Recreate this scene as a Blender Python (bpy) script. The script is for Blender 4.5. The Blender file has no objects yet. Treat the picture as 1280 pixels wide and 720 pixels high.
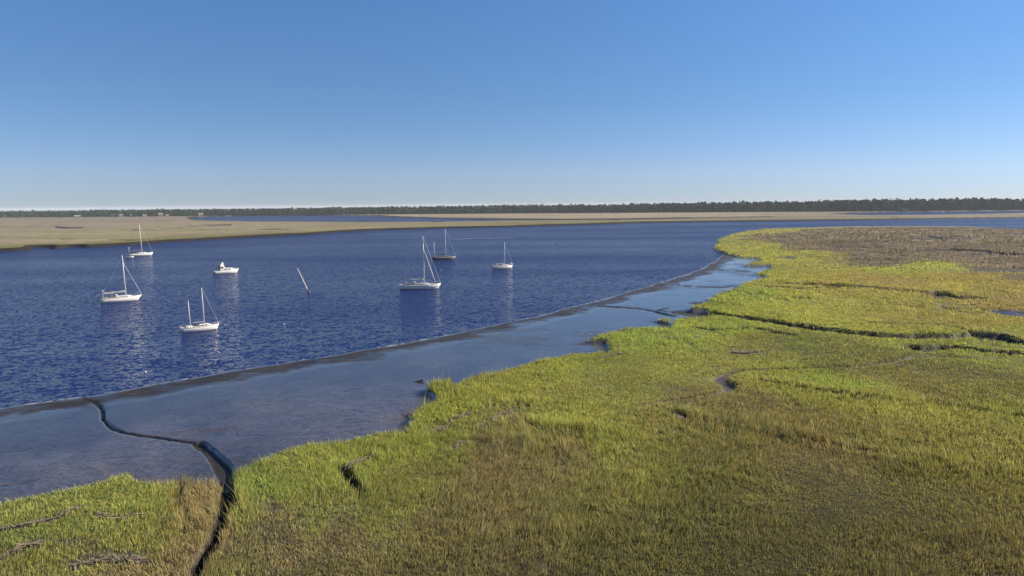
import bpy, bmesh, math, random
import numpy as np
from mathutils import Vector, Matrix

R = math.radians
random.seed(7)
rng = np.random.default_rng(11)

scene = bpy.context.scene
col = scene.collection

# ------------------------------------------------------------------ camera
CAM_H = 22.0
FPX = 853.0                      # focal length in pixels of a 1280 wide frame
PITCH = math.atan((360 - 256.3) / FPX)
ROLL = R(0.47)
cF = np.array([0.0, math.cos(PITCH), -math.sin(PITCH)])
cR0 = np.array([1.0, 0.0, 0.0])
cU0 = np.array([0.0, math.sin(PITCH), math.cos(PITCH)])
cR = math.cos(ROLL) * cR0 - math.sin(ROLL) * cU0
cU = math.sin(ROLL) * cR0 + math.cos(ROLL) * cU0


def at(u, v, z=0.0):
    """ground position of a survey point read off the photograph"""
    d = cF + (u - 640) / FPX * cR + (360 - v) / FPX * cU
    t = (z - CAM_H) / d[2]
    return np.array([d[0] * t, d[1] * t])


cam_data = bpy.data.cameras.new('camera')
cam_data.sensor_width = 36.0
cam_data.lens = FPX / 1280 * 36.0
cam_data.clip_start = 0.5
cam_data.clip_end = 30000
cam = bpy.data.objects.new('camera', cam_data)
col.objects.link(cam)
m = Matrix(((cR[0], cU[0], -cF[0], 0), (cR[1], cU[1], -cF[1], 0), (cR[2], cU[2], -cF[2], CAM_H), (0, 0, 0, 1)))
cam.matrix_world = m
scene.camera = cam

# ------------------------------------------------------------------ light
SUN_AZ, SUN_EL = R(75), R(30)            # azimuth clockwise from +Y
world = bpy.data.worlds.new('World')
scene.world = world
world.use_nodes = True
wn = world.node_tree.nodes
wl = world.node_tree.links
bg = wn['Background']
sky = wn.new('ShaderNodeTexSky')
sky.sky_type = 'NISHITA'
sky.sun_disc = False
sky.sun_elevation = SUN_EL
sky.sun_rotation = SUN_AZ
sky.altitude = 0
sky.air_density = 0.7
sky.dust_density = 0.1
sky.ozone_density = 4.0
# the polarised evening sky is a deeper blue aloft and greyer at the horizon than the clean model
tcw = wn.new('ShaderNodeTexCoord')
sx = wn.new('ShaderNodeSeparateXYZ')
wl.new(tcw.outputs['Generated'], sx.inputs[0])
tint = wn.new('ShaderNodeValToRGB')
el = tint.color_ramp.elements
el[0].position = 0.0; el[0].color = (.57, .60, .76, 1)
el[1].position = 1.0; el[1].color = (.80, 1.05, 1.32, 1)
for pos, c_ in ((.05, (.71, .70, .80)), (.14, (.68, .79, .87)), (.26, (.74, .94, 1.06)), (.45, (.75, 1.0, 1.22))):
    e_ = el.new(pos); e_.color = c_ + (1,)
wl.new(sx.outputs['Z'], tint.inputs[0])
mxs = wn.new('ShaderNodeVectorMath'); mxs.operation = 'MULTIPLY'
wl.new(sky.outputs[0], mxs.inputs[0]); wl.new(tint.outputs[0], mxs.inputs[1])
wl.new(mxs.outputs[0], bg.inputs[0])
bg.inputs[1].default_value = 0.0535

sun_d = bpy.data.lights.new('sun', 'SUN')
sun_d.energy = 5.0
sun_d.angle = R(0.53)
sun_d.color = (1.0, 0.87, 0.68)
sun = bpy.data.objects.new('sun', sun_d)
col.objects.link(sun)
sdir = Vector((math.sin(SUN_AZ) * math.cos(SUN_EL), math.cos(SUN_AZ) * math.cos(SUN_EL), math.sin(SUN_EL)))
sun.rotation_euler = sdir.to_track_quat('Z', 'Y').to_euler()
sun.location = (100, 0, 120)

vs = scene.view_settings
vs.view_transform = 'Standard'
vs.look = 'None'
vs.gamma = 1
vs.exposure = 1.3
vs.use_curve_mapping = False
scene.cycles.max_bounces = 5
scene.cycles.diffuse_bounces = 2
scene.cycles.glossy_bounces = 3
scene.cycles.transmission_bounces = 2
scene.cycles.volume_bounces = 0
scene.cycles.use_denoising = True


# ------------------------------------------------------------------ numpy noise
def _hash(ix, iy, seed):
    h = (ix.astype(np.int64) * 374761393 + iy.astype(np.int64) * 668265263 + seed * 1442695041) & 0xFFFFFFFF
    h = ((h ^ (h >> 13)) * 1274126177) & 0xFFFFFFFF
    h = h ^ (h >> 16)
    return (h & 0xFFFFFF) / float(0xFFFFFF)


def vnoise(x, y, s, seed=0):
    x = x / s
    y = y / s
    ix = np.floor(x)
    iy = np.floor(y)
    fx = x - ix
    fy = y - iy
    fx = fx * fx * (3 - 2 * fx)
    fy = fy * fy * (3 - 2 * fy)
    a = _hash(ix, iy, seed)
    b = _hash(ix + 1, iy, seed)
    c = _hash(ix, iy + 1, seed)
    d = _hash(ix + 1, iy + 1, seed)
    return (a * (1 - fx) + b * fx) * (1 - fy) + (c * (1 - fx) + d * fx) * fy


def fbm(x, y, s, octv=4, seed=0):
    t = 0
    a = 0.5
    tot = 0
    for k in range(octv):
        t = t + a * vnoise(x + k * 17.3, y - k * 9.1, s, seed + k * 31)
        tot += a
        a *= 0.5
        s *= 0.5
    return t / tot           # 0..1, mean .5


def sstep(a, b, x):
    t = np.clip((x - a) / (b - a), 0, 1)
    return t * t * (3 - 2 * t)


# ------------------------------------------------------------------ polygon helpers
def seg_dist(X, Y, pts, closed):
    P = np.asarray(pts, float)
    best = np.full(X.shape, 1e18)
    n = len(P)
    for i in range(n if closed else n - 1):
        ax, ay = P[i]
        bx, by = P[(i + 1) % n]
        dx, dy = bx - ax, by - ay
        l2 = dx * dx + dy * dy + 1e-12
        t = np.clip(((X - ax) * dx + (Y - ay) * dy) / l2, 0, 1)
        ex = X - ax - t * dx
        ey = Y - ay - t * dy
        np.minimum(best, ex * ex + ey * ey, out=best)
    return np.sqrt(best)


def inside(X, Y, pts):
    P = np.asarray(pts, float)
    n = len(P)
    res = np.zeros(X.shape, bool)
    for i in range(n):
        ax, ay = P[i]
        bx, by = P[(i + 1) % n]
        if ay == by:
            continue
        c = ((ay > Y) != (by > Y)) & (X < (bx - ax) * (Y - ay) / (by - ay) + ax)
        res ^= c
    return res


def sdf(X, Y, pts):
    """positive inside"""
    d = seg_dist(X, Y, pts, True)
    return np.where(inside(X, Y, pts), d, -d)


def P2(lst, z=0.0):
    return [tuple(at(u, v, z)) for u, v in lst]


# ------------------------------------------------------------------ survey of the place
EDGE_Z = 1.7
near_marsh = P2([(-420, 720), (-250, 682), (-100, 641), (0, 615), (83, 599), (130, 588), (154, 579), (175, 587), (217, 593), (271, 590),
                 (283, 588), (304, 574), (354, 553), (387, 545), (427, 542), (473, 532), (502, 531), (512, 519)], EDGE_Z) \
    + P2([(517, 512)], 1.0) + P2([(540, 509), (546, 502)], 0.6) + P2([(536, 494), (534, 491), (547, 491), (561, 492), (566, 488)], 0.5) \
    + P2([(563, 479), (577, 468), (602, 461), (627, 457), (660, 447), (700, 439), (716, 435)], EDGE_Z) \
    + P2([(759, 432.5)], EDGE_Z) + P2([(757, 429.5), (738, 430), (722, 430.5)], 0.4) \
    + P2([(740, 418), (754, 411), (787, 405), (812, 405)], EDGE_Z) + P2([(841, 404.5)], EDGE_Z) + P2([(840, 402), (826, 402.5), (818, 402)], 0.4) \
    + P2([(838, 398), (845, 394)], EDGE_Z) + P2([(884, 391)], EDGE_Z) + P2([(884, 388.5), (866, 389), (856, 389)], 0.4) + P2([(858, 384)], EDGE_Z) \
    + P2([(866, 379), (880, 375), (900, 362), (922, 356), (930, 350)], EDGE_Z) \
    + P2([(958, 346)], EDGE_Z) + P2([(956, 344.8), (940, 345), (930, 345)], 0.4) + P2([(944, 339)], EDGE_Z) + P2([(962, 333.6)], EDGE_Z) + P2([(962, 332.8), (948, 333), (936, 333)], 0.4) \
    + P2([(926, 329)], EDGE_Z) + P2([(950, 324)], EDGE_Z) + P2([(948, 322.6), (932, 322.6), (920, 322)], 0.4) + P2([(916, 317), (905, 314), (897, 310), (894, 305), (900, 298), (915, 291),
                                                           (935, 287.5), (960, 285), (1040, 282.3), (1120, 281.3), (1210, 282), (1280, 285), (1500, 296)], EDGE_Z) \
    + [(900, 260), (900, -400), (-400, -400), (-400, 20)]

river = P2([(-900, 640), (-420, 590), (-250, 556), (-100, 529), (0, 511), (108, 494.5), (160, 487), (221, 476), (292, 464), (360, 453), (427, 443), (500, 430), (570, 417),
            (640, 402), (680, 393), (720, 382.5), (747, 376), (775, 368), (800, 361), (830, 352), (855, 344), (880, 334.5), (895, 325), (905, 318)]) \
    + P2([(960, 305), (1100, 292), (1280, 296), (1500, 305)]) + [(2500, 200), (9000, 9000), (-9000, 9000), (-9000, 100)]

far_marsh = P2([(-900, 355), (-420, 330), (-200, 322), (-80, 317), (0, 314.5), (25, 313.5), (48, 312), (54, 309), (60, 312), (85, 310), (92, 308.5), (100, 309.5),
                (162, 306), (215, 302), (260, 300), (320, 296.3), (390, 293), (430, 290), (480, 287.3), (560, 285), (640, 283.6),
                (690, 282), (760, 280), (800, 278.6), (880, 277.4), (960, 276.5), (1040, 275.5), (1120, 274.6), (1200, 273.4), (1280, 272.4), (1500, 269)], 0.3) \
    + [(5000, 1400), (9000, 9000), (-9000, 9000), (-9000, 500)]

channel = P2([(238, 272.5), (250, 271.2), (320, 269.8), (400, 269.2), (470, 269.8), (492, 271.5), (540, 273), (600, 274.2), (640, 274.6), (700, 274.9), (760, 274.7), (830, 273.9), (900, 272.8), (960, 271.9),
              (960, 272.5), (900, 273.5), (830, 274.8), (760, 275.7), (700, 276.3), (640, 276.8), (600, 277.6), (530, 278.3), (460, 278.6), (380, 278.3), (320, 278), (280, 277.2), (250, 276)])
channel2 = P2([(1040, 268.6), (1070, 266.2), (1130, 264.8), (1200, 264.2), (1290, 263.4), (1500, 261.5), (1500, 265.5), (1280, 267), (1220, 268.4), (1150, 269.6), (1090, 270)])
pond = P2([(1224, 389), (1245, 388), (1280, 390), (1340, 393), (1400, 396), (1340, 398), (1280, 397), (1255, 395), (1236, 392)], 0.7)
fponds = [P2([(66, 283.5), (82, 284.5), (102, 284.8), (102, 286.4), (80, 286.8), (70, 285.8)], .8), P2([(244, 281.6), (270, 280.8), (288, 280.6), (288, 282.4), (262, 283.2)], .8)]
gray_poly = P2([(925, 293), (935, 299), (975, 302), (985, 312), (1020, 311), (1058, 313), (1066, 329), (1100, 330), (1130, 326), (1160, 324.5), (1200, 326), (1204, 334), (1225, 337), (1280, 338),
                (1500, 350), (1500, 292), (1280, 284.5), (1210, 283), (1120, 282.2), (1060, 283), (1000, 286.5), (1010, 289)], EDGE_Z)
gray_clump = P2([(1252, 345), (1262, 342), (1300, 341), (1300, 350), (1270, 349)], EDGE_Z)

# creeks: points, half width, depth, reference height
creeks = [
    ([(108, 494), (120, 504), (126, 515), (130, 527), (142, 537), (155, 543), (175, 547), (205, 550.5), (230, 554), (250, 556), (256, 562), (264, 572), (271, 583)], .26, .32, .3),
    ([(250, 555), (262, 564), (271, 577), (279, 589), (285, 605), (287, 630), (286, 650), (277, 672), (262, 697), (245, 735), (225, 790)], .65, 1.35, .4),
    ([(748, 382), (775, 385), (800, 386.5), (820, 390), (842, 396)], .55, .32, .3),
    ([(845, 357.5), (870, 359), (905, 360), (918, 357)], .55, .3, .3),
    ([(895, 337.5), (905, 338), (935, 339.5)], .5, .25, .3),
    ([(855, 387), (880, 390), (905, 394), (930, 397), (960, 401), (990, 405), (1020, 410), (1060, 414), (1095, 419), (1130, 421), (1180, 420), (1232, 418), (1255, 425), (1290, 430)], 2.1, 1.3, 1.0),
    ([(1140, 434.5), (1150, 437), (1195, 434), (1240, 440), (1290, 443), (1350, 448)], 1.6, 1.1, 1.0),
    ([(1010, 355), (1060, 356.5), (1115, 361.5), (1167, 364.5), (1180, 368.5), (1195, 371.5), (1222, 372.5)], 2.6, 1.1, 1.1),
    ([(1180, 368.5), (1170, 371)], 2.0, 1.0, 1.1),
    ([(1060, 356), (1045, 358.5), (1005, 360), (960, 358)], 1.6, .7, 1.1),
    ([(-60, 284.4), (20, 284.5), (66, 284.7)], 5, 1.4, 1.5), ([(100, 285.4), (160, 285.2), (205, 284.5), (245, 283.6)], 5, 1.4, 1.5), ([(286, 281.8), (320, 280.4), (352, 280.2)], 5, 1.4, 1.5), ([(20, 281), (55, 280.6), (90, 280.8)], 5, 1.2, 1.5),
    ([(30, 296), (60, 295.4)], 3.5, 1.1, 1.5), ([(400, 281), (440, 280.4)], 5, 1.2, 1.5),
    ([(1196, 312), (1225, 313.5), (1250, 317), (1300, 320)], 5, 1.4, 1.1),
    ([(1160, 295), (1185, 298), (1208, 300)], 4, 1.1, 1.1),
    ([(948, 474), (955, 477), (975, 481), (1010, 487), (1054, 495), (1100, 501), (1146, 506), (1200, 511), (1279, 522), (1350, 532)], .75, .6, 1.0),
    ([(854, 520), (885, 528), (915, 533), (958, 541), (1033, 557), (1120, 574), (1200, 587), (1279, 599), (1360, 612)], .35, .35, 1.0),
    ([(427, 585), (434, 590), (437, 597), (444, 603), (446, 612), (453, 617)], .5, .6, 1.0),
    ([(664, 535), (680, 540), (705, 541), (738, 541)], .8, .8, 1.0),
    ([(620, 508), (645, 505), (660, 507)], .35, .7, 1.0),
    ([(470, 563), (480, 568)], .35, .6, 1.0), ([(630, 556), (650, 557), (700, 560)], .3, .6, 1.0),
    ([(226, 610), (222, 625), (232, 640), (240, 655)], .4, .45, 1.0),
    ([(872, 376), (900, 379), (925, 382)], 1.3, .6, 1.0), ([(930, 370), (955, 373), (985, 374)], 1.2, .5, 1.0),
    ([(930, 410), (960, 413), (985, 419)], 1.2, .6, 1.0), ([(905, 366), (920, 364), (945, 367)], 1.3, .6, 1.0),
]
bare = [
    ([(40, 674), (80, 672), (115, 678)], .75), ([(95, 697), (130, 690), (178, 688)], .7), ([(868, 435), (880, 439)], .8), ([(920, 437), (945, 438)], .9),
    ([(878, 516), (900, 520), (918, 523)], .45), ([(848, 516), (858, 520)], .6), ([(882, 529), (906, 534)], .5), ([(890, 457), (905, 459)], .5), ([(195, 625), (215, 622)], .35),
    ([(427, 585), (436, 596), (446, 612)], .3), ([(335, 615), (345, 640)], .5),
]
wrack_pts = [
    ([(426, 582), (440, 574), (452, 569), (463, 565)], .38), ([(535, 536), (546, 532), (557, 528)], .3), ([(568, 554), (576, 547), (588, 546), (600, 547)], .33),
    ([(496, 556), (506, 553), (515, 551)], .28), ([(612, 523), (622, 515), (640, 508)], .3), ([(562, 521), (575, 516), (590, 509)], .3), ([(594, 528), (600, 526), (607, 526)], .35),
    ([(748, 443), (762, 441), (780, 437)], .4), ([(846, 514), (850, 519), (856, 520)], .4), ([(-10, 655), (30, 648), (62, 642), (98, 627)], .26), ([(-10, 692), (14, 682), (30, 674), (52, 670)], .3),
    ([(92, 699), (120, 694), (140, 691), (178, 692)], .38), ([(915, 437), (932, 438), (948, 436)], .5), ([(120, 635), (150, 640), (185, 634)], .2), ([(622, 541), (632, 539), (640, 537)], .3),
]
creeks = [(P2(p, z), w, d, p) for p, w, d, z in creeks]
bare = [(P2(p, 1.2), w) for p, w in bare]
wrack = [(P2(p, 1.5), w) for p, w in wrack_pts]

# look colours of the marsh (sRGB as seen, sunlit ridges and shaded banks included, turned to albedo later): u, v, (r,g,b)
ZONES = [
    (20, 640, (118, 130, 58)), (90, 612, (128, 142, 60)), (150, 620, (132, 142, 60)), (60, 690, (116, 118, 60)), (150, 660, (122, 124, 58)), (150, 700, (122, 104, 72)), (235, 610, (138, 114, 84)), (250, 640, (138, 116, 80)),
    (215, 680, (126, 104, 76)), (180, 715, (124, 104, 74)), (272, 625, (120, 124, 62)), (20, 715, (110, 112, 58)), (240, 715, (98, 102, 54)),
    (310, 590, (112, 130, 56)), (350, 575, (126, 140, 52)), (330, 630, (112, 104, 68)), (360, 655, (118, 100, 72)), (300, 690, (98, 96, 54)), (320, 715, (90, 92, 50)),
    (400, 560, (134, 144, 50)), (390, 610, (122, 130, 56)), (450, 560, (136, 146, 50)), (430, 640, (120, 104, 70)), (470, 600, (122, 126, 56)), (400, 690, (104, 98, 60)), (520, 580, (124, 126, 56)),
    (520, 545, (138, 146, 50)), (560, 500, (140, 150, 46)), (560, 540, (126, 132, 56)), (600, 480, (142, 148, 46)), (640, 530, (130, 124, 68)), (620, 560, (126, 106, 74)), (700, 555, (118, 106, 66)), (680, 545, (124, 118, 66)),
    (560, 620, (110, 100, 62)), (640, 600, (118, 104, 66)), (560, 690, (98, 92, 54)), (680, 660, (98, 88, 52)), (760, 600, (106, 102, 52)), (650, 570, (122, 108, 70)),
    (640, 470, (144, 148, 46)), (700, 450, (136, 146, 46)), (720, 490, (134, 136, 50)), (690, 520, (142, 148, 48)), (760, 540, (132, 138, 50)), (780, 470, (124, 128, 52)), (800, 570, (126, 128, 50)), (760, 440, (126, 138, 50)),
    (840, 580, (98, 100, 44)), (800, 650, (82, 80, 42)), (720, 710, (84, 80, 44)), (900, 620, (80, 80, 38)), (900, 700, (74, 72, 36)), (1050, 700, (74, 70, 34)), (1200, 690, (76, 72, 34)), (1270, 710, (74, 66, 34)),
    (1000, 620, (90, 84, 42)), (1150, 620, (92, 88, 38)), (1270, 650, (90, 84, 36)), (900, 560, (98, 92, 48)), (1000, 550, (112, 96, 56)), (1050, 575, (106, 92, 52)), (900, 530, (108, 102, 54)), (1000, 520, (108, 96, 52)),
    (860, 490, (114, 104, 58)), (920, 490, (110, 98, 56)), (950, 505, (106, 96, 52)), (1070, 530, (108, 102, 46)), (1150, 560, (110, 106, 42)), (1250, 580, (110, 108, 40)), (1200, 535, (116, 112, 44)), (1120, 525, (116, 110, 46)), (1270, 550, (114, 110, 44)),
    (800, 420, (126, 144, 48)), (860, 420, (130, 144, 48)), (850, 450, (138, 142, 50)), (820, 510, (126, 122, 56)), (900, 445, (140, 140, 56)), (960, 432, (118, 118, 54)), (960, 445, (130, 136, 50)), (1020, 450, (94, 98, 46)),
    (965, 468, (138, 142, 52)), (1010, 458, (142, 160, 40)), (1040, 465, (140, 156, 42)), (1010, 475, (134, 136, 50)), (1060, 480, (134, 134, 52)), (1100, 490, (136, 138, 48)), (1140, 499, (138, 140, 46)), (1050, 455, (110, 106, 54)),
    (1120, 470, (104, 96, 50)), (1150, 485, (100, 94, 50)), (1180, 460, (94, 94, 44)), (1260, 470, (94, 94, 44)), (1100, 445, (96, 96, 46)), (1220, 505, (122, 124, 44)), (1270, 510, (118, 122, 44)), (1200, 485, (98, 98, 44)), (1050, 432, (100, 102, 48)), (1000, 430, (96, 106, 46)),
    (900, 405, (128, 144, 48)), (870, 402, (140, 154, 50)), (1200, 430, (130, 138, 46)), (1270, 425, (130, 140, 44)), (1160, 428, (122, 130, 48)), (1240, 433, (120, 126, 46)),
    (890, 383, (126, 140, 48)), (930, 388, (146, 154, 48)), (980, 393, (150, 154, 48)), (1040, 398, (148, 152, 46)), (1100, 408, (140, 146, 46)), (1180, 412, (128, 136, 46)), (1270, 410, (134, 140, 48)),
    (930, 362, (130, 146, 48)), (980, 375, (158, 162, 40)), (1040, 378, (156, 154, 46)), (1100, 380, (148, 144, 48)), (1120, 395, (140, 128, 56)), (1200, 395, (136, 126, 54)), (1190, 385, (142, 134, 52)), (1270, 378, (146, 122, 58)), (1260, 370, (144, 120, 60)),
    (960, 345, (146, 150, 50)), (940, 335, (128, 140, 50)), (1000, 348, (158, 150, 48)), (1040, 350, (160, 144, 50)), (1100, 347, (158, 134, 56)), (1160, 348, (158, 136, 54)), (1190, 352, (164, 150, 48)), (1240, 345, (148, 124, 58)), (1270, 360, (140, 124, 56)),
    (1120, 335, (148, 152, 50)), (1165, 329, (158, 164, 44)), (1010, 332, (150, 146, 56)), (1050, 322, (132, 118, 74)), (960, 318, (152, 158, 52)), (1000, 320, (156, 160, 52)), (940, 300, (142, 142, 64)), (915, 300, (136, 142, 66)), (960, 290, (152, 148, 76)), (1000, 285, (158, 154, 72)), (940, 310, (150, 150, 60)),
    (1050, 292, (132, 114, 98)), (1150, 292, (130, 114, 98)), (1270, 292, (132, 116, 98)), (1050, 304, (120, 104, 94)), (1150, 308, (122, 106, 94)), (1250, 308, (120, 106, 92)), (1100, 320, (108, 94, 84)), (1200, 320, (114, 100, 88)), (1270, 328, (108, 96, 84)),
    # far marsh
    (40, 309, (150, 138, 84)), (160, 303, (146, 136, 80)), (20, 300, (168, 148, 108)), (120, 298, (160, 144, 98)), (60, 293, (158, 144, 96)), (160, 294, (156, 142, 92)), (40, 283, (164, 140, 108)), (150, 282, (164, 142, 108)), (20, 276, (156, 134, 108)), (150, 275, (152, 132, 108)), (60, 272, (140, 120, 104)),
    (240, 297, (140, 132, 76)), (260, 290, (156, 142, 96)), (260, 282, (162, 142, 104)), (330, 292, (146, 132, 84)), (330, 283, (160, 142, 100)), (420, 284, (158, 140, 94)), (480, 281, (156, 140, 92)), (560, 281, (150, 138, 88)), (600, 269, (168, 144, 110)), (750, 270, (172, 148, 116)), (900, 269, (166, 144, 112)),
    (700, 279, (140, 132, 84)), (820, 276, (140, 130, 88)), (960, 274, (132, 126, 86)), (1040, 271, (140, 126, 92)), (1100, 272, (132, 126, 92)), (1200, 270, (144, 130, 104)), (1270, 269, (140, 128, 98)), (1000, 268, (150, 130, 100)),
]


def lin(c):
    c = np.asarray(c, float) / 255.0
    return np.where(c <= 0.04045, c / 12.92, ((c + 0.055) / 1.055) ** 2.4)


zx, zc = [], []
for u, v, c in ZONES:
    p = at(u, v, EDGE_Z)
    zx.append((math.degrees(math.atan2(p[0], p[1])) / 5.0, math.log(CAM_H * FPX / math.hypot(p[0], p[1])) / 0.16))
    zc.append(lin(c))
zx = np.array(zx)
zc = np.array(zc)


def zone_colour(X, Y):
    w = np.zeros(X.shape)
    acc = np.zeros(X.shape + (3,))
    wx = X + 5 * (fbm(X, Y, 22, 3, 5) - .5)
    wy = Y + 12 * (fbm(X, Y, 22, 3, 6) - .5)
    ua = np.degrees(np.arctan2(wx, wy)) / 5.0
    ub = np.log(CAM_H * FPX / np.hypot(wx, wy)) / 0.16
    for (a, b), c in zip(zx, zc):
        d2 = (ua - a) ** 2 + (ub - b) ** 2
        k = 1.0 / (d2 + 0.015) ** 2.4
        w += k
        acc += k[..., None] * c
    c = acc / w[..., None]
    g = c.mean(-1, keepdims=True)
    c = (g + (c - g) * .62).clip(.004, 1)
    c[..., 0] -= .4 * np.clip(c[..., 0] - c[..., 1], 0, 1)       # dead stems are straw grey rather than red
    return c


# ------------------------------------------------------------------ terrain fields on a polar survey grid
az_f = np.radians(np.linspace(-60, 60, 1101))
az_c = np.radians(np.linspace(60, 300, 42)[1:-1])
q = np.concatenate([np.arange(640, 60, -0.8), np.arange(60, 18, -0.12), np.arange(18, 2.4, -.2)])
rad = CAM_H * FPX / q
rad = np.concatenate([[2, 6, 12, 18, 23], rad])
NR, NA = len(rad), len(az_f) + len(az_c)
NF = len(az_f)
AZ = np.concatenate([az_f, az_c])
RR, AA = np.meshgrid(rad, AZ, indexing='ij')
GX = RR * np.sin(AA)
GY = RR * np.cos(AA)

# ragged banks: warp the lookup position a little
amp = np.clip(RR / 120.0, .35, 3.0)
WX = GX + amp * 1.5 * (fbm(GX, GY, 5.0, 4, 1) - .5)
WY = GY + amp * 1.5 * (fbm(GX, GY, 5.0, 4, 2) - .5)

fw = GY > 270
WX = np.where(fw, GX + 7 * (fbm(GX, GY, 40, 3, 1) - .5), WX)
WY = np.where(fw, GY + 7 * (fbm(GX, GY, 40, 3, 2) - .5), WY)
sdN = sdf(WX, WY, near_marsh)
sdW = sdf(GX + 1.3 * amp * (fbm(GX, GY, 6, 5, 3) - .5), GY + 2.2 * amp * (fbm(GX, GY, 6, 5, 4) - .5), river)     # + in the river
sdF = sdf(WX, WY, far_marsh)
sdC = np.maximum(sdf(GX, GY, channel), sdf(GX, GY, channel2))
sdP = sdf(WX, WY, pond)
for fp in fponds:
    sdP = np.maximum(sdP, sdf(GX, GY, fp))
sdG = np.maximum(sdf(WX, WY, gray_poly), sdf(WX, WY, gray_clump))
sdG = sdG + np.clip(RR / 60, 1, 8) * 3.2 * (fbm(GX, GY, 14, 4, 9) - .5)

n1 = fbm(GX, GY, 30, 4, 12)
n2 = fbm(GX, GY, 5, 4, 13)
n3 = fbm(GX, GY, 1.3, 3, 14)

dl = -sdW
mud = 0.04 + 0.036 * np.clip(dl, 0, 8) + .004 * np.clip(dl, 0, 40) + 0.05 * (n2 - .5)
ridge = np.exp(-((dl - 2.8) / 2.2) ** 2) * (dl > 0)
mud += ridge * .12 * (fbm(GX, GY, .8, 3, 16) - .4)
bed = np.clip(-0.12 * np.clip(sdW, 0, 60), -2.2, 0)
Z = np.where(sdW > 0, bed - .01, mud)

plate = 1.0 + 0.35 * (n1 - .5) + 0.18 * (n2 - .5) + .06 * (n3 - .5)
tN = sstep(-.25, .55, sdN)
Z = Z * (1 - tN) + tN * np.maximum(plate, Z)
plF = 1.6 + .5 * (fbm(GX, GY, 60, 4, 15) - .5)
wF = np.maximum(3.2, RR / 85)
tF = np.clip(sdF / wF, 0, 1)
Z = Z * (1 - tF) + tF * np.maximum(plF, Z)
tC = sstep(-3, 5, sdC)
Z = Z * (1 - tC) + tC * -0.8
marsh = np.maximum(sstep(.75, 1.0, tN), sstep(1.0, 1.7, (sdF + 2.0 * (n2 - .5)) / wF) * (1 - sstep(-16, -7, sdC)))
wetp = sstep(-.4, .5, sdP)
Z = Z * (1 - wetp) + wetp * np.where(GY > 300, -.3, .55)
marsh *= 1 - wetp

HUM = at(550, 490, .4)
hum0 = 1 - sstep(.9, 1.9, np.hypot(GX - HUM[0], GY - HUM[1]) + .5 * (n3 - .5))
Z = np.where(hum0 > 0, np.maximum(Z, .3 + .9 * hum0), Z)
marsh = np.maximum(marsh, sstep(.3, .6, hum0))
cut = np.zeros(GX.shape)
bank = np.full(GX.shape, 1e6)
for pts, w, dep, _ in creeks:
    P = np.array(pts)
    sel = (GX > P[:, 0].min() - 12) & (GX < P[:, 0].max() + 12) & (GY > P[:, 1].min() - 12) & (GY < P[:, 1].max() + 12)
    if not sel.any():
        continue
    d = seg_dist(WX[sel], WY[sel], pts, False)
    wv = w * (.45 + .7 * vnoise(GX[sel], GY[sel], 6, 77) + .4 * vnoise(GX[sel], GY[sel], 1.7, 78))
    f = 1 - sstep(wv * .7, wv * 1.08, d)
    Z[sel] -= f * dep
    cut[sel] = np.maximum(cut[sel], f)
    bank[sel] = np.minimum(bank[sel], d - wv)
Z = np.where((cut > .02) & (sdW < 1) & (GY < 500), np.maximum(Z, .04 + .05 * n3), Z)
# shallow winding swales behind the bank
swl = np.abs(fbm(GX * .55, GY, 26, 3, 43) - .5)
swm = sstep(.45, .6, vnoise(GX, GY, 38, 44)) * tN * sstep(2, 5, sdN) * (1 - sstep(45, 90, sdN)) * (RR > 70)
sw_f = (1 - sstep(.006, .016, swl)) * swm
Z -= .5 * sw_f
cut = np.maximum(cut, sw_f * .32)
bare_f = np.zeros(GX.shape)
for pts, w in bare:
    d = seg_dist(WX, WY, pts, False)
    bare_f = np.maximum(bare_f, 1 - sstep(w * .6, w * 1.2, d + .5 * (n3 - .5)))
wr_f = np.zeros(GX.shape)
for pts, w in wrack:
    d = seg_dist(GX, GY, pts, False)
    wr_f = np.maximum(wr_f, 1 - sstep(w * .8, w * 1.5, d))

# ditches and pans scattered over the far marsh
ditch = np.abs(fbm(GX * .3, GY, 70, 4, 41) - .5)
fd = (1 - sstep(.010, .028, ditch)) * tF * (sdF > 12) * (1 - tC) * (vnoise(GX, GY, 160, 42) > .45)
Z -= fd * 1.1

veg = marsh * (1 - sstep(.06, .35, cut)) * (1 - .7 * bare_f) * (1 - wr_f)
veg *= 1 - sstep(0.5, 0.9, fd)
holes = sstep(.66, .74, fbm(GX, GY, 9, 4, 21)) * .55
veg_d = veg * (1 - holes) * (1 - .85 * sstep(.5, .62, fbm(GX * .45, GY, 10, 4, 22)) * sstep(-1.0, 1.5, sdG) * tN)
gray = sstep(-1.0, 1.5, sdG) * tN

COL = zone_colour(GX, GY)
ALB = 0.54                                        # seen colour -> albedo
gcol = COL * ALB
# patches within the zones
pb = sstep(.42, .66, fbm(GX, GY, 13, 5, 51))[..., None]
brown = lin((118, 100, 66)) * ALB * .85
gcol = gcol * (1 - .1 * pb) + .1 * pb * brown * (COL.mean(-1, keepdims=True) / .16)
gcol *= (.80 + .40 * fbm(GX, GY, 6, 4, 52))[..., None]
gg = lin((128, 119, 117)) * ALB
gcol = gcol * (1 - .8 * gray[..., None]) + .8 * gray[..., None] * gg * (.75 + .5 * fbm(GX, GY, 11, 4, 53))[..., None]
gcol *= (1 + (tF * .5 * (fbm(GX * .25, GY, 40, 5, 54) - .5))[..., None])
gcol *= (1 + (gray * 1.1 * (fbm(GX * .4, GY, 13, 4, 55) - .5))[..., None])
green_edge = ((1 - sstep(14, 40, sdF + 12 * (n1 - .5))) * tF)[..., None]
gcol = gcol * (1 - .55 * green_edge) + .55 * green_edge * lin((118, 122, 52)) * ALB

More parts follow.
